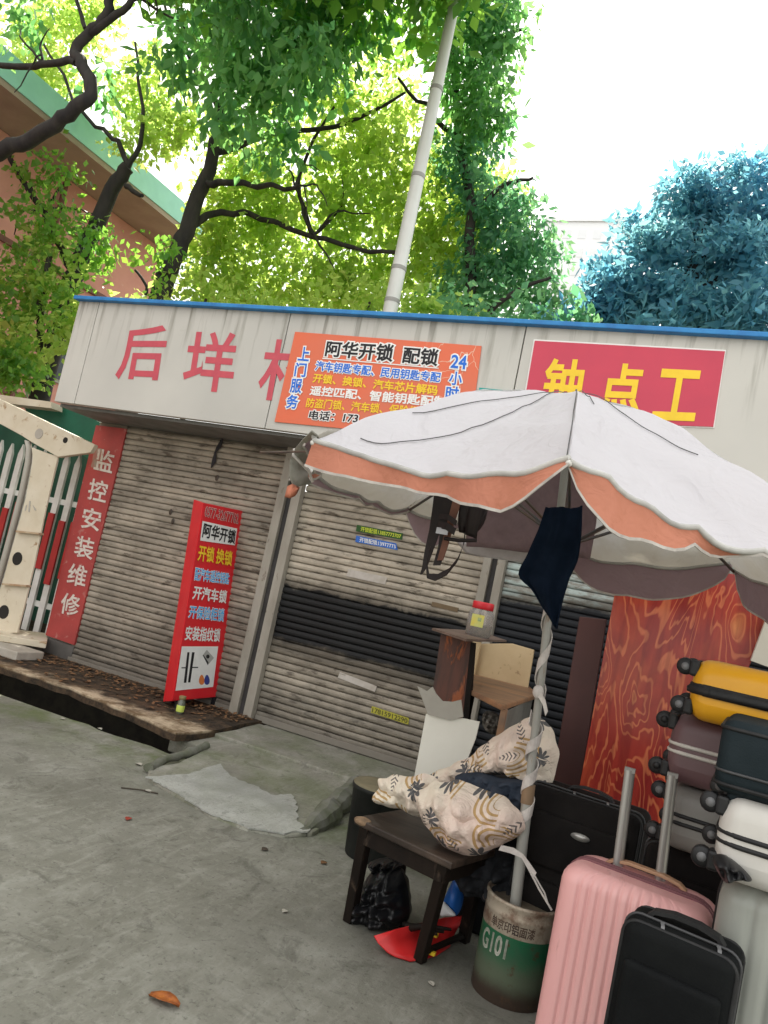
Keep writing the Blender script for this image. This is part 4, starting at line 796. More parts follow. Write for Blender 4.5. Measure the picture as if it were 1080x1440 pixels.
part('chipped_corner', MB().ball(A + u * .02 + v * .0 + Vector((0, 0, -.008)), .034, sc=(1.2, .8, .5)), basic('bare chipped wood', (.30, .20, .12), (.12, .08, .05), 30, .9, .5), st)
FA, FB = onZ(491, 1296, 0), onZ(590, 1352, 0); FA = (FA + (A - Vector((0, 0, .46))) * 0) ; feet = [FA, FB, FB + v * (Ds + .03), FA + v * (Ds + .03)]
tops = [A + u * .03 + v * .02, B - u * .03 + v * .02, B - u * .03 + v * (Ds - .02), A + u * .03 + v * (Ds - .02)]
for f, t in zip(feet, tops):
    s = .021; mb = MB(); mb.hexa([f + (u * a + v * b) * s for a, b in ((-1, -1), (1, -1), (1, 1), (-1, 1))] + [t + Vector((0, 0, -.028)) + (u * a + v * b) * s * 1.1 for a, b in ((-1, -1), (1, -1), (1, 1), (-1, 1))]); part('leg', mb, DW, st, bevel=.004)
for i, j in ((0, 1), (1, 2), (2, 3), (3, 0)):
    a, b = tops[i] + Vector((0, 0, -.06)), tops[j] + Vector((0, 0, -.06)); d = (b - a); w = Vector((-d.y, d.x, 0)).normalized() * .011
    part('apron', MB().hexa([a - w + Vector((0, 0, -.035)), b - w + Vector((0, 0, -.035)), b + w + Vector((0, 0, -.035)), a + w + Vector((0, 0, -.035)), a - w + Vector((0, 0, .03)), b - w + Vector((0, 0, .03)), b + w + Vector((0, 0, .03)), a + w + Vector((0, 0, .03))]), DW, st)
for i, j in ((3, 0), (1, 2)):
    a = feet[i].lerp(tops[i], .08); b = feet[j].lerp(tops[j], .08); part('stretcher', MB().tube([a, b], .014, 6, False), DW, st)
# patterned cloth
def leafcloth():
    g = G('leaf print cotton'); cb = g.mix(g.ramp(g.noise(2.6, 4), [(.4, 0.), (.65, 1.)]), (.76, .68, .56), (.72, .56, .49))
    x, y, z = g.xyz(); cv = g.n('ShaderNodeCombineXYZ'); g.set(cv.inputs[0], x); g.set(cv.inputs[1], z); g.set(cv.inputs[2], 0.0)
    def motif(scale, seed, kind):
        mp = g.n('ShaderNodeMapping'); g.set(mp.inputs[0], cv.outputs[0]); mp.inputs[1].default_value = (seed, seed * .7, 0); mp.inputs[3].default_value = (scale,) * 3
        vo = g.n('ShaderNodeTexVoronoi', voronoi_dimensions='2D'); vo.inputs['Scale'].default_value = 1.0; vo.inputs['Randomness'].default_value = .55; g.set(vo.inputs[0], mp.outputs[0])
        sb = g.n('ShaderNodeVectorMath', operation='SUBTRACT'); g.set(sb.inputs[0], mp.outputs[0]); g.set(sb.inputs[1], vo.outputs['Position'])
        rnd = g.xyz(vo.outputs['Color']); vr = g.n('ShaderNodeVectorRotate', rotation_type='Z_AXIS'); g.set(vr.inputs['Vector'], sb.outputs[0]); g.set(vr.inputs['Angle'], g.math('MULTIPLY', rnd[0], 6.28))
        px, py, _ = g.xyz(vr.outputs[0]); return px, py, rnd
    # split monstera leaves
    px, py, rnd = motif(7.4, .3, 0); ang = g.math('ARCTAN2', px, py); rad = g.math('SQRT', g.math('ADD', g.math('MULTIPLY', px, px), g.math('MULTIPLY', py, py)))
    lobes = g.math('ABSOLUTE', g.math('SINE', g.math('MULTIPLY', ang, 4.5))); Rr = g.math('MULTIPLY', g.math('ADD', .13, g.math('MULTIPLY', lobes, .22)), g.math('ADD', .80, g.math('MULTIPLY', g.math('COSINE', ang), .22)))
    mon = g.math('MULTIPLY', g.math('LESS_THAN', rad, Rr), g.math('GREATER_THAN', g.math('ABSOLUTE', px), .012)); mon = g.math('MULTIPLY', mon, g.math('GREATER_THAN', rnd[1], .12))
    # golden palm arcs
    qx, qy, rn2 = motif(5.6, 4.1, 1); r2 = g.math('SQRT', g.math('ADD', g.math('MULTIPLY', qx, qx), g.math('MULTIPLY', g.math('MULTIPLY', qy, qy), .45)))
    arcs = g.math('MULTIPLY', g.math('GREATER_THAN', g.math('SINE', g.math('MULTIPLY', r2, 70)), .25), g.math('MULTIPLY', g.math('LESS_THAN', r2, .44), g.math('GREATER_THAN', r2, .12))); arcs = g.math('MULTIPLY', arcs, g.math('GREATER_THAN', g.math('ADD', qy, g.math('MULTIPLY', qx, .6)), .02))
    # thin fern sprigs
    sx, sy, rn3 = motif(9.5, 9.7, 2); rib = g.math('GREATER_THAN', g.math('SINE', g.math('ADD', g.math('MULTIPLY', sy, 44), g.math('MULTIPLY', g.math('ABSOLUTE', sx), -34))), .25)
    frn = g.math('MULTIPLY', g.math('MULTIPLY', rib, g.math('LESS_THAN', g.math('ABSOLUTE', sx), g.math('SUBTRACT', .17, g.math('MULTIPLY', g.math('ABSOLUTE', sy), .35)))), g.math('LESS_THAN', g.math('ABSOLUTE', sy), .36)); frn = g.math('MULTIPLY', frn, g.math('GREATER_THAN', rn3[1], .52))
    c = g.mix(g.math('MULTIPLY', arcs, .85), cb, (.42, .25, .07)); c = g.mix(g.math('MULTIPLY', frn, .9), c, (.10, .09, .09)); c = g.mix(g.math('MULTIPLY', mon, .92), c, (.075, .08, .09))
    g.bump(g.math('ADD', g.noise(10, 5, .6, 1.4), g.math('MULTIPLY', g.noise(120, 2), .08)), .8, .03); return g.out(c, .9, 0, .2)
LC = leafcloth(); f = lambda Y: (lambda a, b: onY(a, b, Y))
low = tq([(585, 1118), (610, 1104), (650, 1098), (690, 1112), (712, 1126), (734, 1145), (738, 1166), (716, 1182), (690, 1196), (650, 1200), (622, 1190), (602, 1165), (588, 1140)], f(3.02))
up = tq([(590, 1098), (640, 1074), (690, 1040), (730, 1014), (757, 1009), (776, 1024), (783, 1056), (780, 1090), (770, 1112), (748, 1098), (715, 1090), (670, 1092), (625, 1108)], f(3.30))
tail = tq([(530, 1094), (548, 1092), (580, 1088), (612, 1092), (622, 1120), (606, 1146), (582, 1146), (545, 1134), (526, 1126), (533, 1110)], f(3.12))
mb = inflate(low, .13, .12, rings=30, wr=.012, seed=1, fr=1.2, pw=.8, fold=.045); m2 = inflate(up, .11, .12, rings=30, wr=.012, seed=3, fr=1.2, pw=.8, fold=.045); m3 = inflate(tail, .06, .05, rings=24, wr=.010, pw=.8, fold=.035, seed=5, fr=1.5)
mb.add(m2.v, m2.f, True).add(m3.v, m3.f, True)
mb.grid(drape([[(716, 1092), (745, 1090), (768, 1100)], [(735, 1120), (752, 1122), (770, 1124)], [(742, 1150), (750, 1160), (768, 1150)]], [3.28, 3.26, 3.24], .01))
single('patterned_cloth', mb, LC, 'cream and pink cotton cloth with grey monstera leaf print heaped on the stool', 'cloth')
DK = cloth('charcoal cloth', (.016, .017, .019), (.035, .036, .04)); DB = cloth('dark blue cloth', (.022, .030, .045), (.05, .06, .08))
single('dark_clothes', inflate(tq([(640, 1092), (670, 1086), (700, 1094), (740, 1100), (752, 1130), (742, 1160), (720, 1150), (690, 1128), (655, 1112)], f(3.16)), .09, .09, wr=.03, seed=8, fr=1.8), DB, 'crumpled dark blue clothes tucked between the folds of the leaf print cloth', 'clothes')
single('grey_rags', inflate(tq([(645, 1200), (690, 1196), (735, 1200), (752, 1230), (748, 1262), (722, 1276), (690, 1262), (655, 1254), (640, 1230)], f(3.27)), .10, .08, wr=.03, seed=11, fr=1.5), DK, 'dark grey rags bundled behind the paint bucket', 'rags')
cr = thing('storage_crate', 'black crate under the leaf print cloth behind the parasol pole', 'crate', (-.66, 3.62, 0)); CRM = basic('black plastic crate', (.006, .006, .007), (.012, .012, .013), 8, .6, .1, spec=.12)
part('body', MB().box((-.62, 3.62, .31), (.40, .26, .62)), CRM, cr, bevel=.01); part('lid', MB().box((-.62, 3.62, .632), (.43, .29, .024)), CRM, cr, bevel=.006)
for zz in (.2, .42, .62): part('slat', MB().box((-.62, 3.484, zz - .06), (.38, .012, .10)), CRM, cr)
stc = single('striped_cloth', inflate(tq([(752, 1160), (764, 1152), (772, 1180), (776, 1215), (770, 1226), (757, 1196)], f(3.2)), .02, .02, wr=.01, seed=2, fr=2), basic('cream striped cloth', (.45, .42, .34), (.06, .06, .05), 22, .9, .2, (3, 1, 1), lo=.45, hi=.5), 'small cream and black striped cloth hanging right of the parasol pole', 'cloth')
# dark bucket behind the stool
db = Vector((-1.42, 3.92, 0)); dkb = thing('dark_bucket', 'black round bucket with a khaki lid behind the stool', 'bucket', db)
part('pail', MB().lathe([(.12, 0), (.125, .01), (.15, .34), (.156, .342), (.156, .36), (.15, .362)], db, 32), basic('black bucket plastic', (.012, .013, .012), (.025, .027, .024), 6, .6, .2, spec=.15), dkb)
part('lid', MB().lathe([(.152, .352), (.152, .366), (.12, .372), (.02, .37), (.001, .37)], db, 32), basic('khaki lid', (.21, .18, .11), (.12, .11, .07), 7, .8, .3), dkb)
# black bag
f32 = f(3.24); BGM = basic('black plastic film', (.004, .004, .005), (.008, .008, .009), 8, .42, .12, spec=.4, bs=22)
gb = thing('garbage_bag', 'knotted black plastic bag on the ground under the stool', 'bag', onZ(540, 1298, 0))
part('bag_body', inflate(tq([(496, 1284), (503, 1262), (514, 1240), (526, 1222), (545, 1216), (562, 1222), (572, 1244), (576, 1275), (572, 1296), (545, 1306), (515, 1300)], f32), .12, .1, wr=.022, seed=4, fr=1.6), BGM, gb)
part('knot', inflate(tq([(518, 1216), (528, 1209), (545, 1208), (560, 1212), (566, 1218), (550, 1224), (530, 1226)], f32), .04, .04, wr=.02, seed=6, fr=3), BGM, gb)
# red tray, blue bag, twigs
RP = basic('red plastic', (.62, .025, .025), (.50, .02, .02), 6, .4, .15)
rt = thing('red_bag', 'crumpled red plastic bag with yellow marks lying by the front leg of the stool', 'bag', onZ(580, 1350, 0))
g0 = lambda a, b, z=0.01: onZ(a, b, z)
rows = [[g0(526, 1316, .05), g0(556, 1307, .075), g0(590, 1299, .09), g0(625, 1291, .09), g0(652, 1288, .08)], [g0(532, 1326, .04), g0(560, 1322, .03), g0(590, 1316, .03), g0(622, 1308, .03), g0(645, 1302, .05)], [g0(545, 1339, .02), g0(568, 1343, .015), g0(592, 1338, .02), g0(618, 1330, .02), g0(636, 1320, .03)], [g0(556, 1346, .006), g0(577, 1352, .006), g0(592, 1350, .006), g0(614, 1344, .006), g0(632, 1332, .006)]]
part('sheet', MB().grid(rows, True, True), RP, rt, solid=.006); part('yellow_mark', MB().box(onZ(610, 1314, .045), (.035, .02, .012)).box(onZ(607, 1340, .03), (.03, .02, .012)), YELP, rt)
bb = thing('blue_bag', 'blue and white bag standing in the shade right of the stool', 'bag', onZ(640, 1290, 0))
part('body', inflate(tq([(643, 1228), (652, 1240), (650, 1272), (641, 1288), (628, 1280), (624, 1266)], f(3.25)), .04, .04, wr=.006), basic('blue film', (.02, .12, .42), (.015, .09, .33), 6, .4), bb)
part('white_corner', inflate(tq([(622, 1268), (630, 1274), (641, 1287), (630, 1288), (619, 1287)], f(3.2)), .015, .015, wr=.0), basic('white film', (.62, .62, .62)), bb)
for i in range(4): 
    a = onZ(560 + 6 * i, 1296 + 3 * i, .03 + .02 * i); single('driftwood', MB().tube([a, a + Vector((.06, .03 - .02 * i, .02 * i - .02)), a + Vector((.15, -.02 + .02 * i, .012 * i))], [.014, .012, .006], 7), DW, 'dark broken stick on the ground under the stool', 'stick', group='sticks under the stool')

# ------------------------------------------------------------------ cabinet, chair, board, jar
cb = thing('wooden_cabinet', 'narrow wooden cabinet with peeling orange brown side and jar on top', 'cabinet', (-1.3, 4.4, .02)); f4 = f(4.22)
g = G('peeling veneer'); nz = g.noise(2.6, 5, .6, .8, co=g.co((2.6, 1, .55))); m = g.ramp(nz, [(.50, 0.), (.53, 1.)]); wood = g.mix(g.ramp(g.noise(5, 6, .6, .5, co=g.co((3, 1, .4))), [(.4, 0.), (.65, 1.)]), (.12, .045, .03), (.05, .028, .022))
col = g.mix(m, wood, g.mix(g.noise(9, 5), (.44, .13, .04), (.22, .06, .025))); g.bump(m, .6, .006); VEN = g.out(col, .6)
part('side_panel', MB().prism(tq([(620, 892), (663, 902), (655, 985), (640, 1100), (588, 1085), (608, 975)], f4), (0, .025, 0)), VEN, cb)
part('edge_post', MB().prism(tq([(662, 903), (667, 904), (652, 1110), (640, 1108)], f(4.20)), (0, .04, 0)), DW, cb)
part('far_panel', MB().prism(tq([(625, 893), (662, 903), (650, 1100), (605, 1080)], f(4.40)), (0, .02, 0)), DW, cb)
tz = f4(620, 889).z + .004; part('top_board', MB().prism([onZ(607, 886, tz), onZ(655, 902, tz), onZ(712, 903, tz), onZ(672, 889.5, tz + .004)], (0, 0, .012)), basic('brown top board', (.20, .14, .11), (.10, .07, .055), 5, .6, .2), cb)
jp = f(4.36)(672, 891); jp.z = tz + .013; j2 = thing('lidded_jar', 'plastic jar with red lid and yellow label on top of the cabinet', 'jar', jp)
JG = G('clear plastic jar'); JG.b.inputs['Transmission Weight'].default_value = .75; JG.b.inputs['IOR'].default_value = 1.1; JGM = JG.out((.80, .76, .72), .12, 0, .5)
part('body', MB().lathe([(.066, 0), (.074, .012), (.074, .125), (.066, .148), (.052, .162), (.052, .17)], jp, 24), JGM, j2)
part('contents', MB().lathe([(.06, .004), (.068, .014), (.068, .066), (.06, .07), (.001, .07)], jp, 20), basic('dark contents', (.035, .03, .015), (.12, .08, .03), 30), j2)
part('lid', MB().lathe([(.060, .158), (.062, .16), (.062, .196), (.056, .20), (.001, .20)], jp, 24), basic('red lid', (.60, .02, .03), (.52, .02, .03), 9, .35, 0), j2)
lr = .0755; a0 = math.atan2(-jp.y, -jp.x) - .75; part('label', MB().grid([[jp + Vector((lr * math.cos(a0 + .1 * i), lr * math.sin(a0 + .1 * i), z)) for i in range(11)] for z in (.055, .125)]), basic('yellow label', (.70, .60, .10), (.55, .60, .25), 14), j2)
part('label_mark', MB().grid([[jp + Vector((.0765 * math.cos(a0 + .55 + .05 * i), .0765 * math.sin(a0 + .55 + .05 * i), z)) for i in range(6)] for z in (.088, .108)]), basic('green print', (.06, .22, .07), (.5, .55, .3), 60), j2)
ch = thing('wooden_chair', 'old chair with cream backrest board and worn brown wooden seat beside the cabinet', 'chair', (-1.02, 4.4, .02)); zs = .93
SEAT = basic('worn seat wood', (.38, .20, .10), (.17, .11, .075), 5, .5, .2, (.6, 2, 1)); CRB = basic('stained cream board', (.60, .46, .27), (.50, .36, .20), 3, .7, .1, c3=(.24, .14, .07))
sq = [onZ(658, 968, zs), onZ(708, 992, zs), onZ(757, 976, zs), onZ(742, 962, zs), onZ(665, 948, zs)]
part('seat', MB().prism(sq, (0, 0, -.03)), SEAT, ch, bevel=.008)
yb = sq[4].y + .02
part('backrest', MB().prism(tq([(668, 905), (720, 905), (751, 914), (742, 968), (665, 950)], f(yb)), (0, .02, 0)), CRB, ch, bevel=.003)
part('side_board', MB().prism(tq([(660, 902), (676, 903), (667, 948), (660, 960)], f(yb - .05)), (0, .02, 0)), CRB, ch)
GB_ = basic('grey cupboard board', (.20, .19, .17), (.12, .115, .10), 4, .7); yf = sq[1].y
part('front_board', MB().prism([Vector((sq[1].x + .01, yf + .03, zs - .03)), Vector((sq[2].x - .03, sq[2].y, zs - .03)), Vector((sq[2].x - .03, sq[2].y, .25)), Vector((sq[1].x + .01, yf + .03, .25))], (0, .02, 0)), GB_, ch)
part('leg', MB().box((sq[1].x, yf + .04, .47), (.03, .03, .88)), SEAT, ch); part('leg', MB().box((sq[2].x - .02, sq[2].y + .02, .47), (.03, .03, .88)), DW, ch); part('leg', MB().box((sq[0].x + .02, sq[0].y + .03, .47), (.03, .03, .88)), DW, ch)
single('clear_bag', inflate(tq([(684, 1000), (700, 1004), (706, 1020), (698, 1034), (682, 1026), (678, 1010)], f(sq[0].y + .02)), .03, .03, wr=.01, fr=3), basic('crumpled film', (.22, .20, .17), (.05, .045, .04), 20, .2, .5), 'crumpled clear plastic bag under the seat of the old chair', 'bag')
wb = thing('cardboard_sheet', 'torn white cardboard sheet leaning against the cabinet', 'cardboard', onY(620, 1090, 3.8)); CB = basic('white cardboard', (.80, .78, .70), (.70, .68, .60), 2, .8, .1); CBI = basic('grey cardboard back', (.40, .38, .33), (.32, .30, .26), 3, .8, .1)
part('sheet', MB().prism(tq([(599, 1004), (618, 1006), (630, 1011), (650, 1010), (674, 1015), (668, 1040), (652, 1080), (645, 1110), (580, 1105)], f(3.80)), (0, .012, 0)), CB, wb)
part('folded_flap', MB().prism(tq([(587, 965), (600, 972), (608, 966), (613, 976), (622, 986), (636, 987), (648, 984), (651, 1008), (632, 1013), (602, 1005)], f(3.785)), (0, .010, 0)), CBI, wb)

# ------------------------------------------------------------------ boards behind
DKP = basic('maroon panel', (.085, .030, .026), (.065, .024, .022), 3, .5, .05)
single('maroon_board', MB().prism(tq([(815, 867), (853, 871), (815, 1110), (790, 1240), (750, 1230), (775, 1105)], f(4.62)), (0, .03, 0)), DKP, 'plain dark maroon board leaning left of the red patterned sheet', 'board', bevel=.003)
g = G('red burl veneer'); x, y, z = g.xyz(); cx = g.co((1.25, 1, .36)); w1 = g.n('ShaderNodeTexWave', wave_type='RINGS'); nz = g.noise(2.3, 4, .55, .6, co=cx, out=1)
vec = g.mix(.52, cx, nz, 'ADD'); vo = g.n('ShaderNodeTexVoronoi', feature='SMOOTH_F1'); vo.inputs['Scale'].default_value = 4.4; g.set(vo.inputs[0], vec)
rr = g.math('SINE', g.math('MULTIPLY', vo.outputs[0], 62)); line = g.ramp(rr, [(.55, 0.), (.95, 1.)]); fill = g.ramp(g.noise(3.1, 5, .6, 1.2, co=cx), [(.46, 0.), (.70, 1.)])
core = g.ramp(vo.outputs[0], [(.05, 1.), (.16, 0.)])
col = g.mix(g.ramp(g.noise(5, 5, .6, 1., co=cx), [(.35, 0.), (.7, 1.)]), (.22, .022, .020), (.36, .042, .026)); col = g.mix(g.math('MULTIPLY', line, .62), col, (.62, .19, .08)); col = g.mix(g.math('MULTIPLY', fill, .5), col, (.52, .11, .04)); col = g.mix(g.math('MULTIPLY', core, .7), col, (.66, .24, .08))
col = g.mix(g.math('MULTIPLY', g.ramp(g.noise(26, 3, .5, co=g.co((1, 1, .08))), [(.5, 0.), (.62, 1.)]), .35), col, (.12, .010, .012)); BURL = g.out(col, .22, 0, .5)
single('patterned_board', MB().prism(tq([(872, 792), (1000, 803), (1110, 818), (1053, 938), (1045, 1000), (1010, 1240), (790, 1210), (815, 1105)], f(4.50)), (0, .02, 0)), BURL, 'glossy red sheet with swirling orange burl pattern leaning against the shutter', 'board', bevel=.002)
single('cream_box', MB().prism(tq([(1083, 856), (1160, 866), (1140, 960), (1056, 929)], f(4.36)), (0, .10, 0)), basic('cream carton', (.55, .52, .44), (.46, .43, .36), 3), 'cream carton leaning at the right edge above the yellow suitcase', 'carton')
# ================================================================== SUITCASES
def rrect(w, d, r, nx=1, nc=5):
    """outline of a rounded rectangle, front edge (y=-d/2) first, nx points along the straight front and back"""
    P = []; r = min(r, w / 2 - .001, d / 2 - .001)
    def arc(cx, cy, a0): 
        for i in range(nc): a = a0 + math.pi / 2 * i / (nc - 1); P.append((cx + r * math.cos(a), cy + r * math.sin(a)))
    arc(-w / 2 + r, -d / 2 + r, math.pi)
    for i in range(1, nx): P.append((-w / 2 + r + (w - 2 * r) * i / nx, -d / 2))
    arc(w / 2 - r, -d / 2 + r, -math.pi / 2); arc(w / 2 - r, d / 2 - r, 0)
    for i in range(1, nx): P.append((w / 2 - r - (w - 2 * r) * i / nx, d / 2))
    arc(-w / 2 + r, d / 2 - r, math.pi / 2); return P
def loft(w, d, h, r=.04, rv=.05, ribs=0, amp=.004, z0=0., nx=None, bulge=0.):
    nx = nx or (ribs * 10 if ribs else 6); prof = []
    for i in range(6): a = math.pi / 2 * i / 5; prof.append((rv * (1 - math.cos(a)) if False else rv - rv * math.sin(a), rv - rv * math.cos(a)))
    zs = [(ins, z) for ins, z in prof] + [(0, rv + (h - 2 * rv) * i / 6) for i in range(1, 6)] + [(ins, h - z) for ins, z in prof[::-1]]
    rows = []
    for ins, z in zs:
        row = []
        for x, y in rrect(w - 2 * ins, d - 2 * ins, r, nx):
            if ribs and abs(x) < w / 2 - r * 1.1 and ins < rv * .6:
                ph = ((x + w / 2 - r) / (w - 2 * r) * ribs) % 1.0; y -= math.copysign(amp * max(0., 1 - abs(ph - .5) / .26), y)
            if bulge: y *= 1 + bulge * math.sin(math.pi * z / h) * (1 - (2 * x / w) ** 2)
            row.append(Vector((x, y, z + z0)))
        rows.append(row + [row[0]])
    mb = MB(); mb.grid(rows, True)
    for rw, fl in ((rows[0][:-1], True), (rows[-1][:-1], False)):
        n = len(rw); c = sum(rw, Vector((0, 0, 0))) / n; mb.add(rw + [c], [((i + 1) % n, i, n) if fl else (i, (i + 1) % n, n) for i in range(n)], True)
    return mb
def ring_xz(w, h, r, y, rad, sx=1.):
    P = [Vector((x, y, z + h / 2)) for x, z in rrect(w, h, r, 4, 6)]; return MB().tube(P + [P[0], P[1]], rad, 6, True, sx)
def place(loc, rz=0, rx=0, ry=0): return Matrix.Translation(loc) @ Matrix.Rotation(R_(rz), 4, 'Z') @ Matrix.Rotation(R_(rx), 4, 'X') @ Matrix.Rotation(R_(ry), 4, 'Y')
ZIP = basic('black zip tape', (.007, .007, .008), (.016, .016, .016), 20, .6, .2); WHEEL = basic('black wheel rubber', (.006, .006, .007), (.014, .014, .014), 12, .5, .1); HUB = basic('grey wheel hub', (.17, .17, .175), (.09, .09, .09), 12, .4, .05)
TUBE = basic('brushed aluminium tube', (.42, .41, .39), (.33, .32, .30), 6, .35, .05, (1, 1, .1), metal=.6)
def add_wheels(t, M, w, d, hub=HUB):
    for sx in (-1, 1):
        for sy in (-1, 1):
            c = Vector((sx * (w / 2 - .05), sy * (d / 2 - .035), -.026)); wh = part('wheel', MB().lathe([(.008, -.014), (.024, -.014), (.027, -.009), (.027, .009), (.024, .014), (.008, .014)], (0, 0, 0), 16).xf(M @ Matrix.Translation(c) @ Matrix.Rotation(R_(90), 4, 'Y')), WHEEL, t)
            part('hub', MB().lathe([(.001, -.0156), (.012, -.0155), (.012, .0155), (.001, .0156)], (0, 0, 0), 12).xf(M @ Matrix.Translation(c) @ Matrix.Rotation(R_(90), 4, 'Y')), hub, wh)
            part('wheel_housing', MB().box((c.x, c.y, .002), (.05, .05, .03)).xf(M), WHEEL, t, bevel=.008)
def hard_case(name, label, M, w, d, h, shell, ribs=9, wheels=True, zipm=ZIP, grip=None, group='suitcases for sale', hub=None, band=False):
    t = thing(name, label, 'suitcase', M.translation, group)
    part('shell', loft(w, d, h, .055, .05, ribs, .008).xf(M), shell, t)
    part('zip_band', ring_xz(w + .002, h + .002, .06, -.012, .0065).xf(M), zipm, t); part('zip_band', ring_xz(w + .002, h + .002, .06, .012, .0065).xf(M), zipm, t)
    gp = part('grip', MB().ribbon([(-.12, .05, h - .002), (-.10, .05, h + .012), (-.05, .05, h + .020), (.05, .05, h + .020), (.10, .05, h + .012), (.12, .05, h - .002)], (0, 1, 0), .028, .010).xf(M), grip or zipm, t, bevel=.002)
    part('side_grip', MB().ribbon([(-w / 2 + .002, .04, h * .40), (-w / 2 - .016, .04, h * .46), (-w / 2 - .016, .04, h * .56), (-w / 2 + .002, .04, h * .62)], (0, 1, 0), .026, .010).xf(M), grip or zipm, t)
    if band: part('zip_band', ring_xz(w + .003, h + .003, .06, 0, .012, 1.6).xf(M), zipm, t)
    if wheels: add_wheels(t, M, w, d, hub or HUB)
    return t
def soft_case(name, label, M, w, d, h, fab, group='suitcases for sale', wheels=False):
    t = thing(name, label, 'suitcase', M.translation, group)
    part('body', loft(w, d, h, .035, .03, 0, 0, nx=8, bulge=.05).xf(M), fab, t)
    part('pocket', loft(w * .84, .035, h * .50, .015, .015, 0, 0, nx=6, bulge=.2).xf(M @ Matrix.Translation((0, -d / 2 - .008, h * .06))), fab, t); part('pocket', loft(w * .84, .03, h * .26, .014, .014, 0, 0, nx=6, bulge=.2).xf(M @ Matrix.Translation((0, -d / 2 - .006, h * .62))), fab, t)
    part('piping', ring_xz(w - .004, h - .004, .035, -d / 2 + .022, .0055).xf(M), ZIP, t); part('piping', ring_xz(w - .004, h - .004, .035, d / 2 - .022, .0055).xf(M), ZIP, t)
    part('zip', ring_xz(w + .004, h + .004, .035, -d / 2 + .055, .004).xf(M), basic('zip teeth', (.05, .05, .052), None, 40, .35), t)
    part('grip', MB().ribbon([(-.09, 0, h - .004), (-.075, 0, h + .014), (-.03, 0, h + .024), (.03, 0, h + .024), (.075, 0, h + .014), (.09, 0, h - .004)], (0, 1, 0), .03, .010).xf(M), ZIP, t)
    for px in (-.05, .08): part('zip_pull', MB().ribbon([(px, -d / 2 + .052, h + .005), (px + .006, -d / 2 + .03, h + .004), (px + .012, -d / 2 + .004, h - .02)], (1, 0, 0), .009, .003).xf(M), HUB, t)
    if wheels: add_wheels(t, M, w, d)
    return t
PINKM = basic('pink scuffed shell', (.78, .43, .41), (.72, .37, .36), 3, .36, .06, (4, 1, .4), c3=(.58, .29, .27))
BLK = basic('black nylon', (.004, .0045, .005), (.008, .009, .009), 5, .8, .35, bs=180, spec=.12); BLK2 = basic('dark slate nylon', (.010, .016, .019), (.018, .026, .030), 5, .75, .35, bs=180, spec=.12); CHR = basic('faded black canvas', (.008, .007, .007), (.016, .014, .013), 5, .85, .35, bs=160, spec=.1)
SIL = basic('scuffed silver shell', (.36, .37, .33), (.28, .29, .26), 3, .35, .08, (1.5, 1, .6)); WHT = basic('white glossy shell', (.62, .60, .56), (.52, .50, .46), 3, .35, .03); YLM = basic('amber yellow shell', (.76, .38, .012), (.68, .32, .01), 3, .32, .03); MAR = basic('dusty maroon shell', (.15, .085, .09), (.11, .06, .065), 3, .45, .05); GRYS = basic('dull grey shell', (.25, .24, .22), (.19, .18, .165), 3, .45, .05)
BEIGE = basic('beige leather grip', (.46, .27, .16), (.38, .21, .13), 8, .5, .1)
#__PILE__
# pink case at the front of the pile
Mp = place((-.065, 2.60, .055), -9, 0, 0); pk = hard_case('pink_suitcase', 'large ribbed pink hard shell suitcase with raised trolley tubes', Mp, .43, .26, .635, PINKM, 11, True, basic('mauve zip', (.20, .08, .09)), BEIGE)
for a, tp, zt in (((869, 1216), (886, 1083), 1.06), ((929, 1232), (946, 1090), 1.05)):
    lo = onY(*a, 2.66); hi = onY(*tp, 2.66); part('handle_tube', MB().tube([Vector((lo.x, lo.y, .58)), lo, hi], .0125, 10, True, 1.5), TUBE, pk); part('tube_cap', MB().box(hi, (.032, .02, .014)), basic('grey cap', (.30, .29, .27)), pk)
part('corner_latch', MB().box((-.218, -.02, .48), (.012, .05, .05)).xf(Mp), basic('cream latch', (.55, .50, .42)), pk, bevel=.003)
# black soft case leaning on it
Mb = place((.055, 2.20, 0.0), -9, 2, 1); soft_case('black_suitcase', 'small black fabric suitcase leaning on the front of the pink case', Mb, .265, .16, .725, BLK)
# silver upright at the right
Ms = place((.385, 2.40, .055), -5, 0, 0); hard_case('silver_suitcase', 'big silver hard shell suitcase standing at the right edge of the pile', Ms, .49, .28, .785, SIL, 7, True)
# black soft case at the back
Mk = place((-.32, 3.22, .0), -6, -3, 0); ck = soft_case('canvas_suitcase', 'faded black canvas suitcase standing behind the parasol pole', Mk, .44, .24, .755, CHR)
part('badge', MB().lathe([(.001, 0), (.03, 0), (.03, .004), (.001, .005)], (0, 0, 0), 20).xf(Mk @ Matrix.Translation((.02, -.145, .62)) @ Matrix.Rotation(R_(90), 4, 'X') @ Matrix.Diagonal((1.2, .45, 1, 1))), TUBE, ck)
# cases lying on their backs on top:  local -y face up, length along the picture depth
def lying(c, rz, ry=0): return Matrix.Translation(c) @ Matrix.Rotation(R_(rz), 4, 'Z') @ Matrix.Rotation(R_(ry), 4, 'Y') @ Matrix.Rotation(R_(90), 4, 'Y') @ Matrix.Rotation(R_(90), 4, 'Z')
Md = place((.10, 2.97, .055), -4, 0, 0); soft_case('standing_suitcase', 'dark upright suitcase at the bottom of the stack behind the pink case', Md, .34, .28, .70, CHR, wheels=True)
hard_case('grey_suitcase', 'dull grey suitcase lying under the maroon one in the stack', lying((-.02, 2.92, .87), -6), .40, .20, .58, GRYS, 6, hub=HUB)
hard_case('maroon_suitcase', 'dusty maroon suitcase lying under the yellow one with its wheels to the left', lying((-.04, 2.90, 1.085), -6), .40, .22, .58, MAR, 6, zipm=basic('white case trim', (.58, .55, .50)), hub=WHEEL)
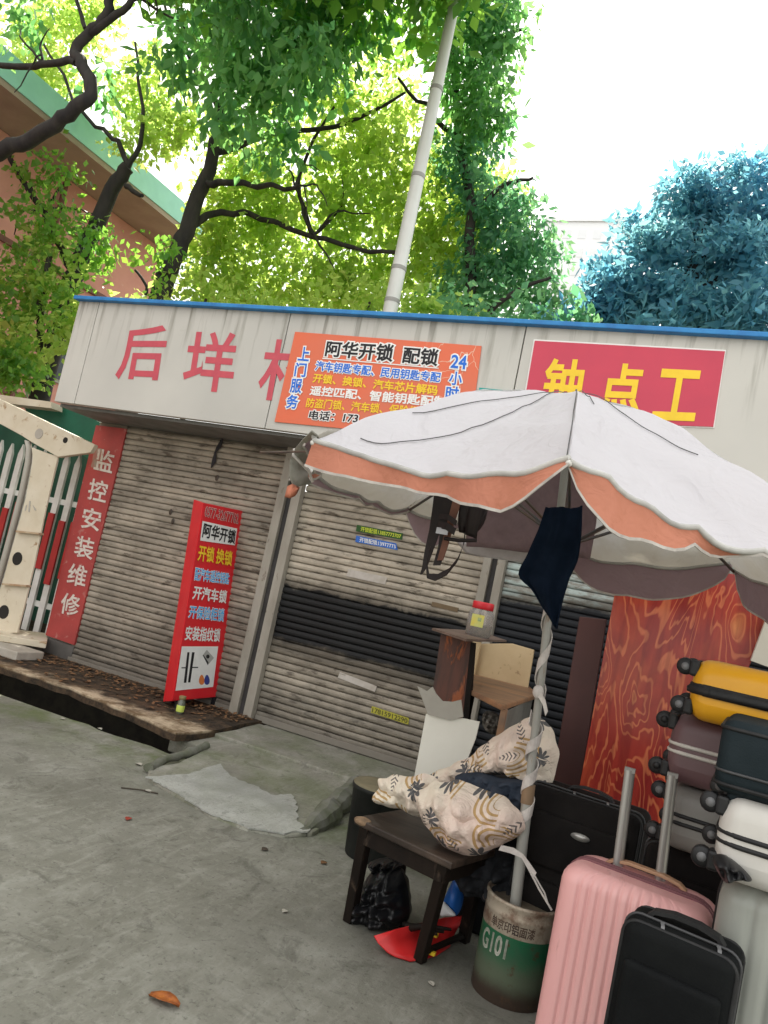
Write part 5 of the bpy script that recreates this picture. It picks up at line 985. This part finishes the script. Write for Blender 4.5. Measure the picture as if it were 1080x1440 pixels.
hard_case('yellow_suitcase', 'amber yellow suitcase with black zip band lying on top of the stack', lying((-.01, 2.79, 1.285), -4), .36, .19, .60, YLM, 0, band=True)
hard_case('white_suitcase', 'white hard shell suitcase with black bands lying on the silver case', lying((.115, 2.42, .955), -5), .40, .21, .58, WHT, 6)
soft_case('slate_suitcase', 'dark slate fabric suitcase lying on the white case at the right', lying((.085, 2.42, 1.152), -4), .38, .185, .58, BLK2)
# ================================================================== GROUND LITTER
LITTER = [basic('dry brown leaf', (.20, .10, .04), (.10, .05, .02), 20, .8, .2), basic('pale litter', (.46, .44, .38), (.34, .32, .27), 20, .8), basic('dark litter', (.05, .04, .03), (.09, .07, .05), 20, .8), basic('red litter', (.34, .05, .03), None, 20, .8)]
def scrap(p, s, mat, label, name='dry_leaf', cat='leaf', group='leaves and scraps on the ground', wd=.42, a=None):
    a = random.uniform(0, 6.28) if a is None else a; u = Vector((math.cos(a), math.sin(a), 0)); v = Vector((-u.y, u.x, 0)); rows = []
    for i in range(5):
        t = i / 4; w = s * wd * math.sin(math.pi * (.08 + .86 * t)); rows.append([p + u * s * (t - .5) + v * w * q + Vector((0, 0, .004 + .10 * s * abs(q) + .08 * s * math.sin(3 * t))) for q in (-1, -.5, 0, .5, 1)])
    return single(name, MB().grid(rows), mat, label, cat, group=group, solid=.0015)
ob = onZ(230, 1411, .0); scrap(ob, .105, basic('orange dead leaf', (.42, .13, .02), (.20, .05, .015), 40, .6, .4), 'curled orange brown leaf alone on the concrete near the bottom edge', group=None, wd=.26, a=.15)
for px, py, k, s in ((180, 1153, 3, .04), (88, 1012, 1, .035), (140, 1026, 1, .04), (208, 1114, 1, .04), (195, 1076, 1, .05), (400, 1283, 1, .03), (606, 1385, 1, .03), (372, 1196, 2, .04), (455, 1215, 0, .04)):
    scrap(onZ(px, py), s, LITTER[k], ('dry brown leaf scrap on the open concrete', 'pale scrap on the open concrete', 'dark scrap on the open concrete', 'small red scrap on the open concrete')[k], ('dry_leaf', 'paper_scrap', 'dark_scrap', 'red_scrap')[k], 'scrap', ('brown leaf scraps on the concrete', 'pale scraps on the concrete', 'dark scraps on the concrete', 'red scraps on the concrete')[k])
a = onZ(170, 1109); b = onZ(222, 1117); single('twig', MB().tube([a + Vector((0, 0, .006)), a.lerp(b, .5) + Vector((0, .01, .008)), b + Vector((0, 0, .005))], .004, 5), LITTER[2], 'thin dark twig lying left of the concrete ramp', 'twig')
# leaf litter along the ledge: too many to count
mb = MB()
for i in range(800):
    x = random.uniform(-6.4, -3.2); y = 5.50 - abs(random.gauss(0, .22)) if random.random() < .7 else random.uniform(4.75, 5.5)
    if y < (4.78 if x < -4.4 else 4.78 - (x + 4.4) * .165): continue
    s = random.uniform(.010, .038); a = random.uniform(0, 6.28); c = Vector((x, y, .128 + random.uniform(0, .014))); u = Vector((math.cos(a), math.sin(a), random.uniform(-.25, .25))) * s; v = Vector((-math.sin(a), math.cos(a), random.uniform(-.25, .25))) * s * .5
    mb.add([c - u, c + v, c + u, c - v], [(0, 1, 2, 3)])
o = mesh_obj('leaf_litter', mb, basic('mixed leaf litter', (.24, .12, .05), (.04, .027, .016), 30, .9, .2, c3=(.50, .40, .28))); o['kind'] = 'stuff'

single('crumpled_wrap', inflate(tq([(1004, 1216), (1018, 1206), (1036, 1214), (1050, 1226), (1056, 1238), (1036, 1240), (1016, 1238)], f(2.19)), .03, .03, wr=.01, seed=9, fr=3, fold=.03), BGM, 'crumpled black plastic wrap squeezed between the white case and the silver case', 'plastic wrap')
